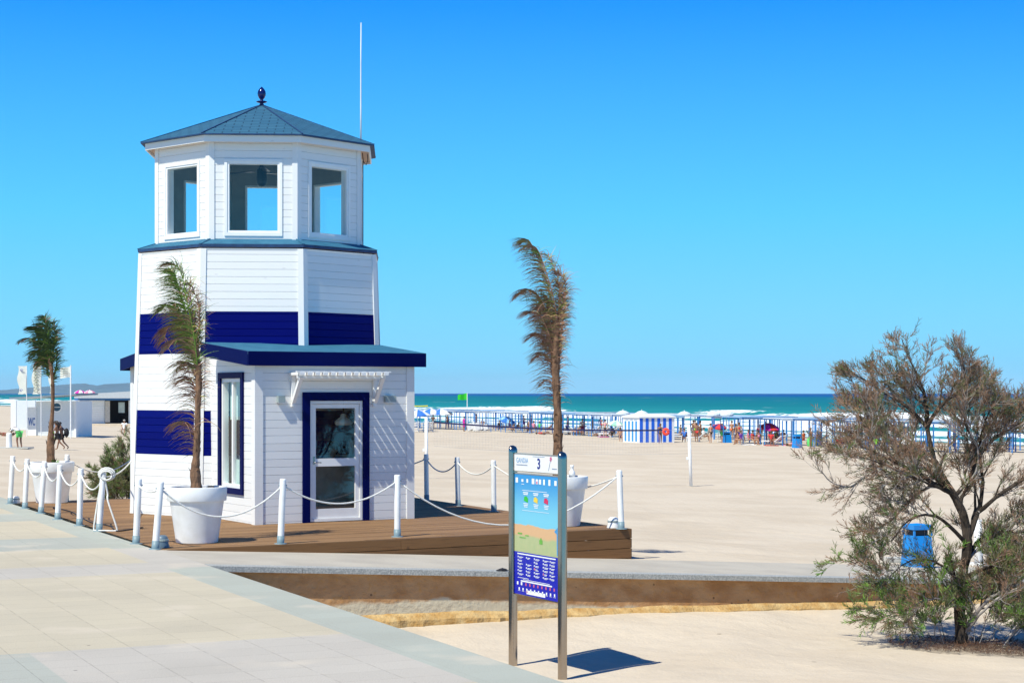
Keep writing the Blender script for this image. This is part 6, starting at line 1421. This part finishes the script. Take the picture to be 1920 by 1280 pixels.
while len(used)<44:
    m_=rr.choices(MARK,weights=(3,8,6,8,8,6,4,5))[0]; c_=rr.choice(('red','blue','white','navy','pink','orange','black','green','purple','yellow','sky','magenta','maroon','lime')); po=rr.choice(('sit','sit','stand','recline','lie')); gk=rr.choice(('top','shirt','briefs'))
    lb='%s in %s %s %s'%(VERB[po],c_,{'top':'top','shirt':'shirt','briefs':'swimwear'}[gk],m_[2])
    if lb in used: continue
    used.add(lb); px=rr.uniform(m_[0]+3,m_[1]-3); s_q=rr.uniform(71,92); k_=(px-960)/F; dd=(s_q+P0.x*ES.x+P0.y*ES.y)/(k_*ES.x+ES.y)
    folk.append((px,dd,po,[(gk,c_)]+([('briefs',rr.choice(('black','navy','red')))] if gk!='briefs' else []),lb,rr.choice((SKIN1,SKIN2,SKIN3)),rr.uniform(1.5,1.8)))
rr=random.Random(2)
for px,d,pose,cl,lb,sk,h in folk: person(sandpt(px,d),rr.uniform(0,6.28) if pose!='recline' else rr.uniform(-.5,1.5),pose,'small distant bather '+lb,cl,sk,rr.choice((HAIRD,HAIRB)),h,group='distant bathers on the beach')
for px,d,col,lb in ((1122,168,'magenta','magenta towel on the sand left of the striped hut'),(1470,141,'pink','pink towel spread behind the right-hand blue bin'),(1437,140,'red','red towel below the magenta parasol'),(985,192,'blue','blue towel on the sand above the sign header'),(1395,142,'white','white towel under the right shades')): towel(sandpt(px,d),col,lb)
for px,col,lb in ((1475,'green','green beach bag standing left of the yellow one'),(1503,'yellow','yellow beach bag between the green and the blue ones'),(1536-1,'blue','deep blue beach bag right of the yellow one')):
    px={'green':1518,'yellow':1527,'blue':1535}[col]; q=sandpt(px,140); mb=MB(); mb.lathe(q,[(.001,0),(.17,0),(.21,.1),(.22,.5),(.19,.62),(.08,.66),(.001,.67)],14); t=thing('beach_bag',q,lb,'bag','coloured bags in a row at the right'); mb.build('sack',[cloth(col,CC[col])],t,True); mb=MB(); mb.tube([q+V((-.1,0,.64)),q+V((-.06,0,.78)),q+V((.06,0,.78)),q+V((.1,0,.64))],.02,6); mb.build('strap',[BLACK],t)
# tiny pink parasols seen far beyond the building
for px,col,lb in ((150,'magenta','tiny far magenta parasol above the beach building roof'),(168,'pink','tiny far pink and white parasol above the beach building roof')):
    parasol(V((at(px,230,0).x,230,CZ-2.3+.42)),2.3,.75,[cloth(col,CC[col]),CW],lb)

# ------------------------------------------------------------- sea air
hz=bpy.data.materials.new('sea_air'); hz.use_nodes=True; hn=hz.node_tree.nodes; hl=hz.node_tree.links; hn.remove(hn['Principled BSDF'])
pv=hn.new('ShaderNodeVolumePrincipled'); pv.inputs['Color'].default_value=(.72,.86,1,1); pv.inputs['Density'].default_value=1.5e-5; pv.inputs['Anisotropy'].default_value=0
hl.new(pv.outputs[0],hn['Material Output'].inputs['Volume'])
mb=MB(); mb.box(V((-34000,-300,-6)),V((80000,0,0)),V((0,46000,0)),V((0,0,330))); tag(mb.build('haze',[hz]),kind='stuff')
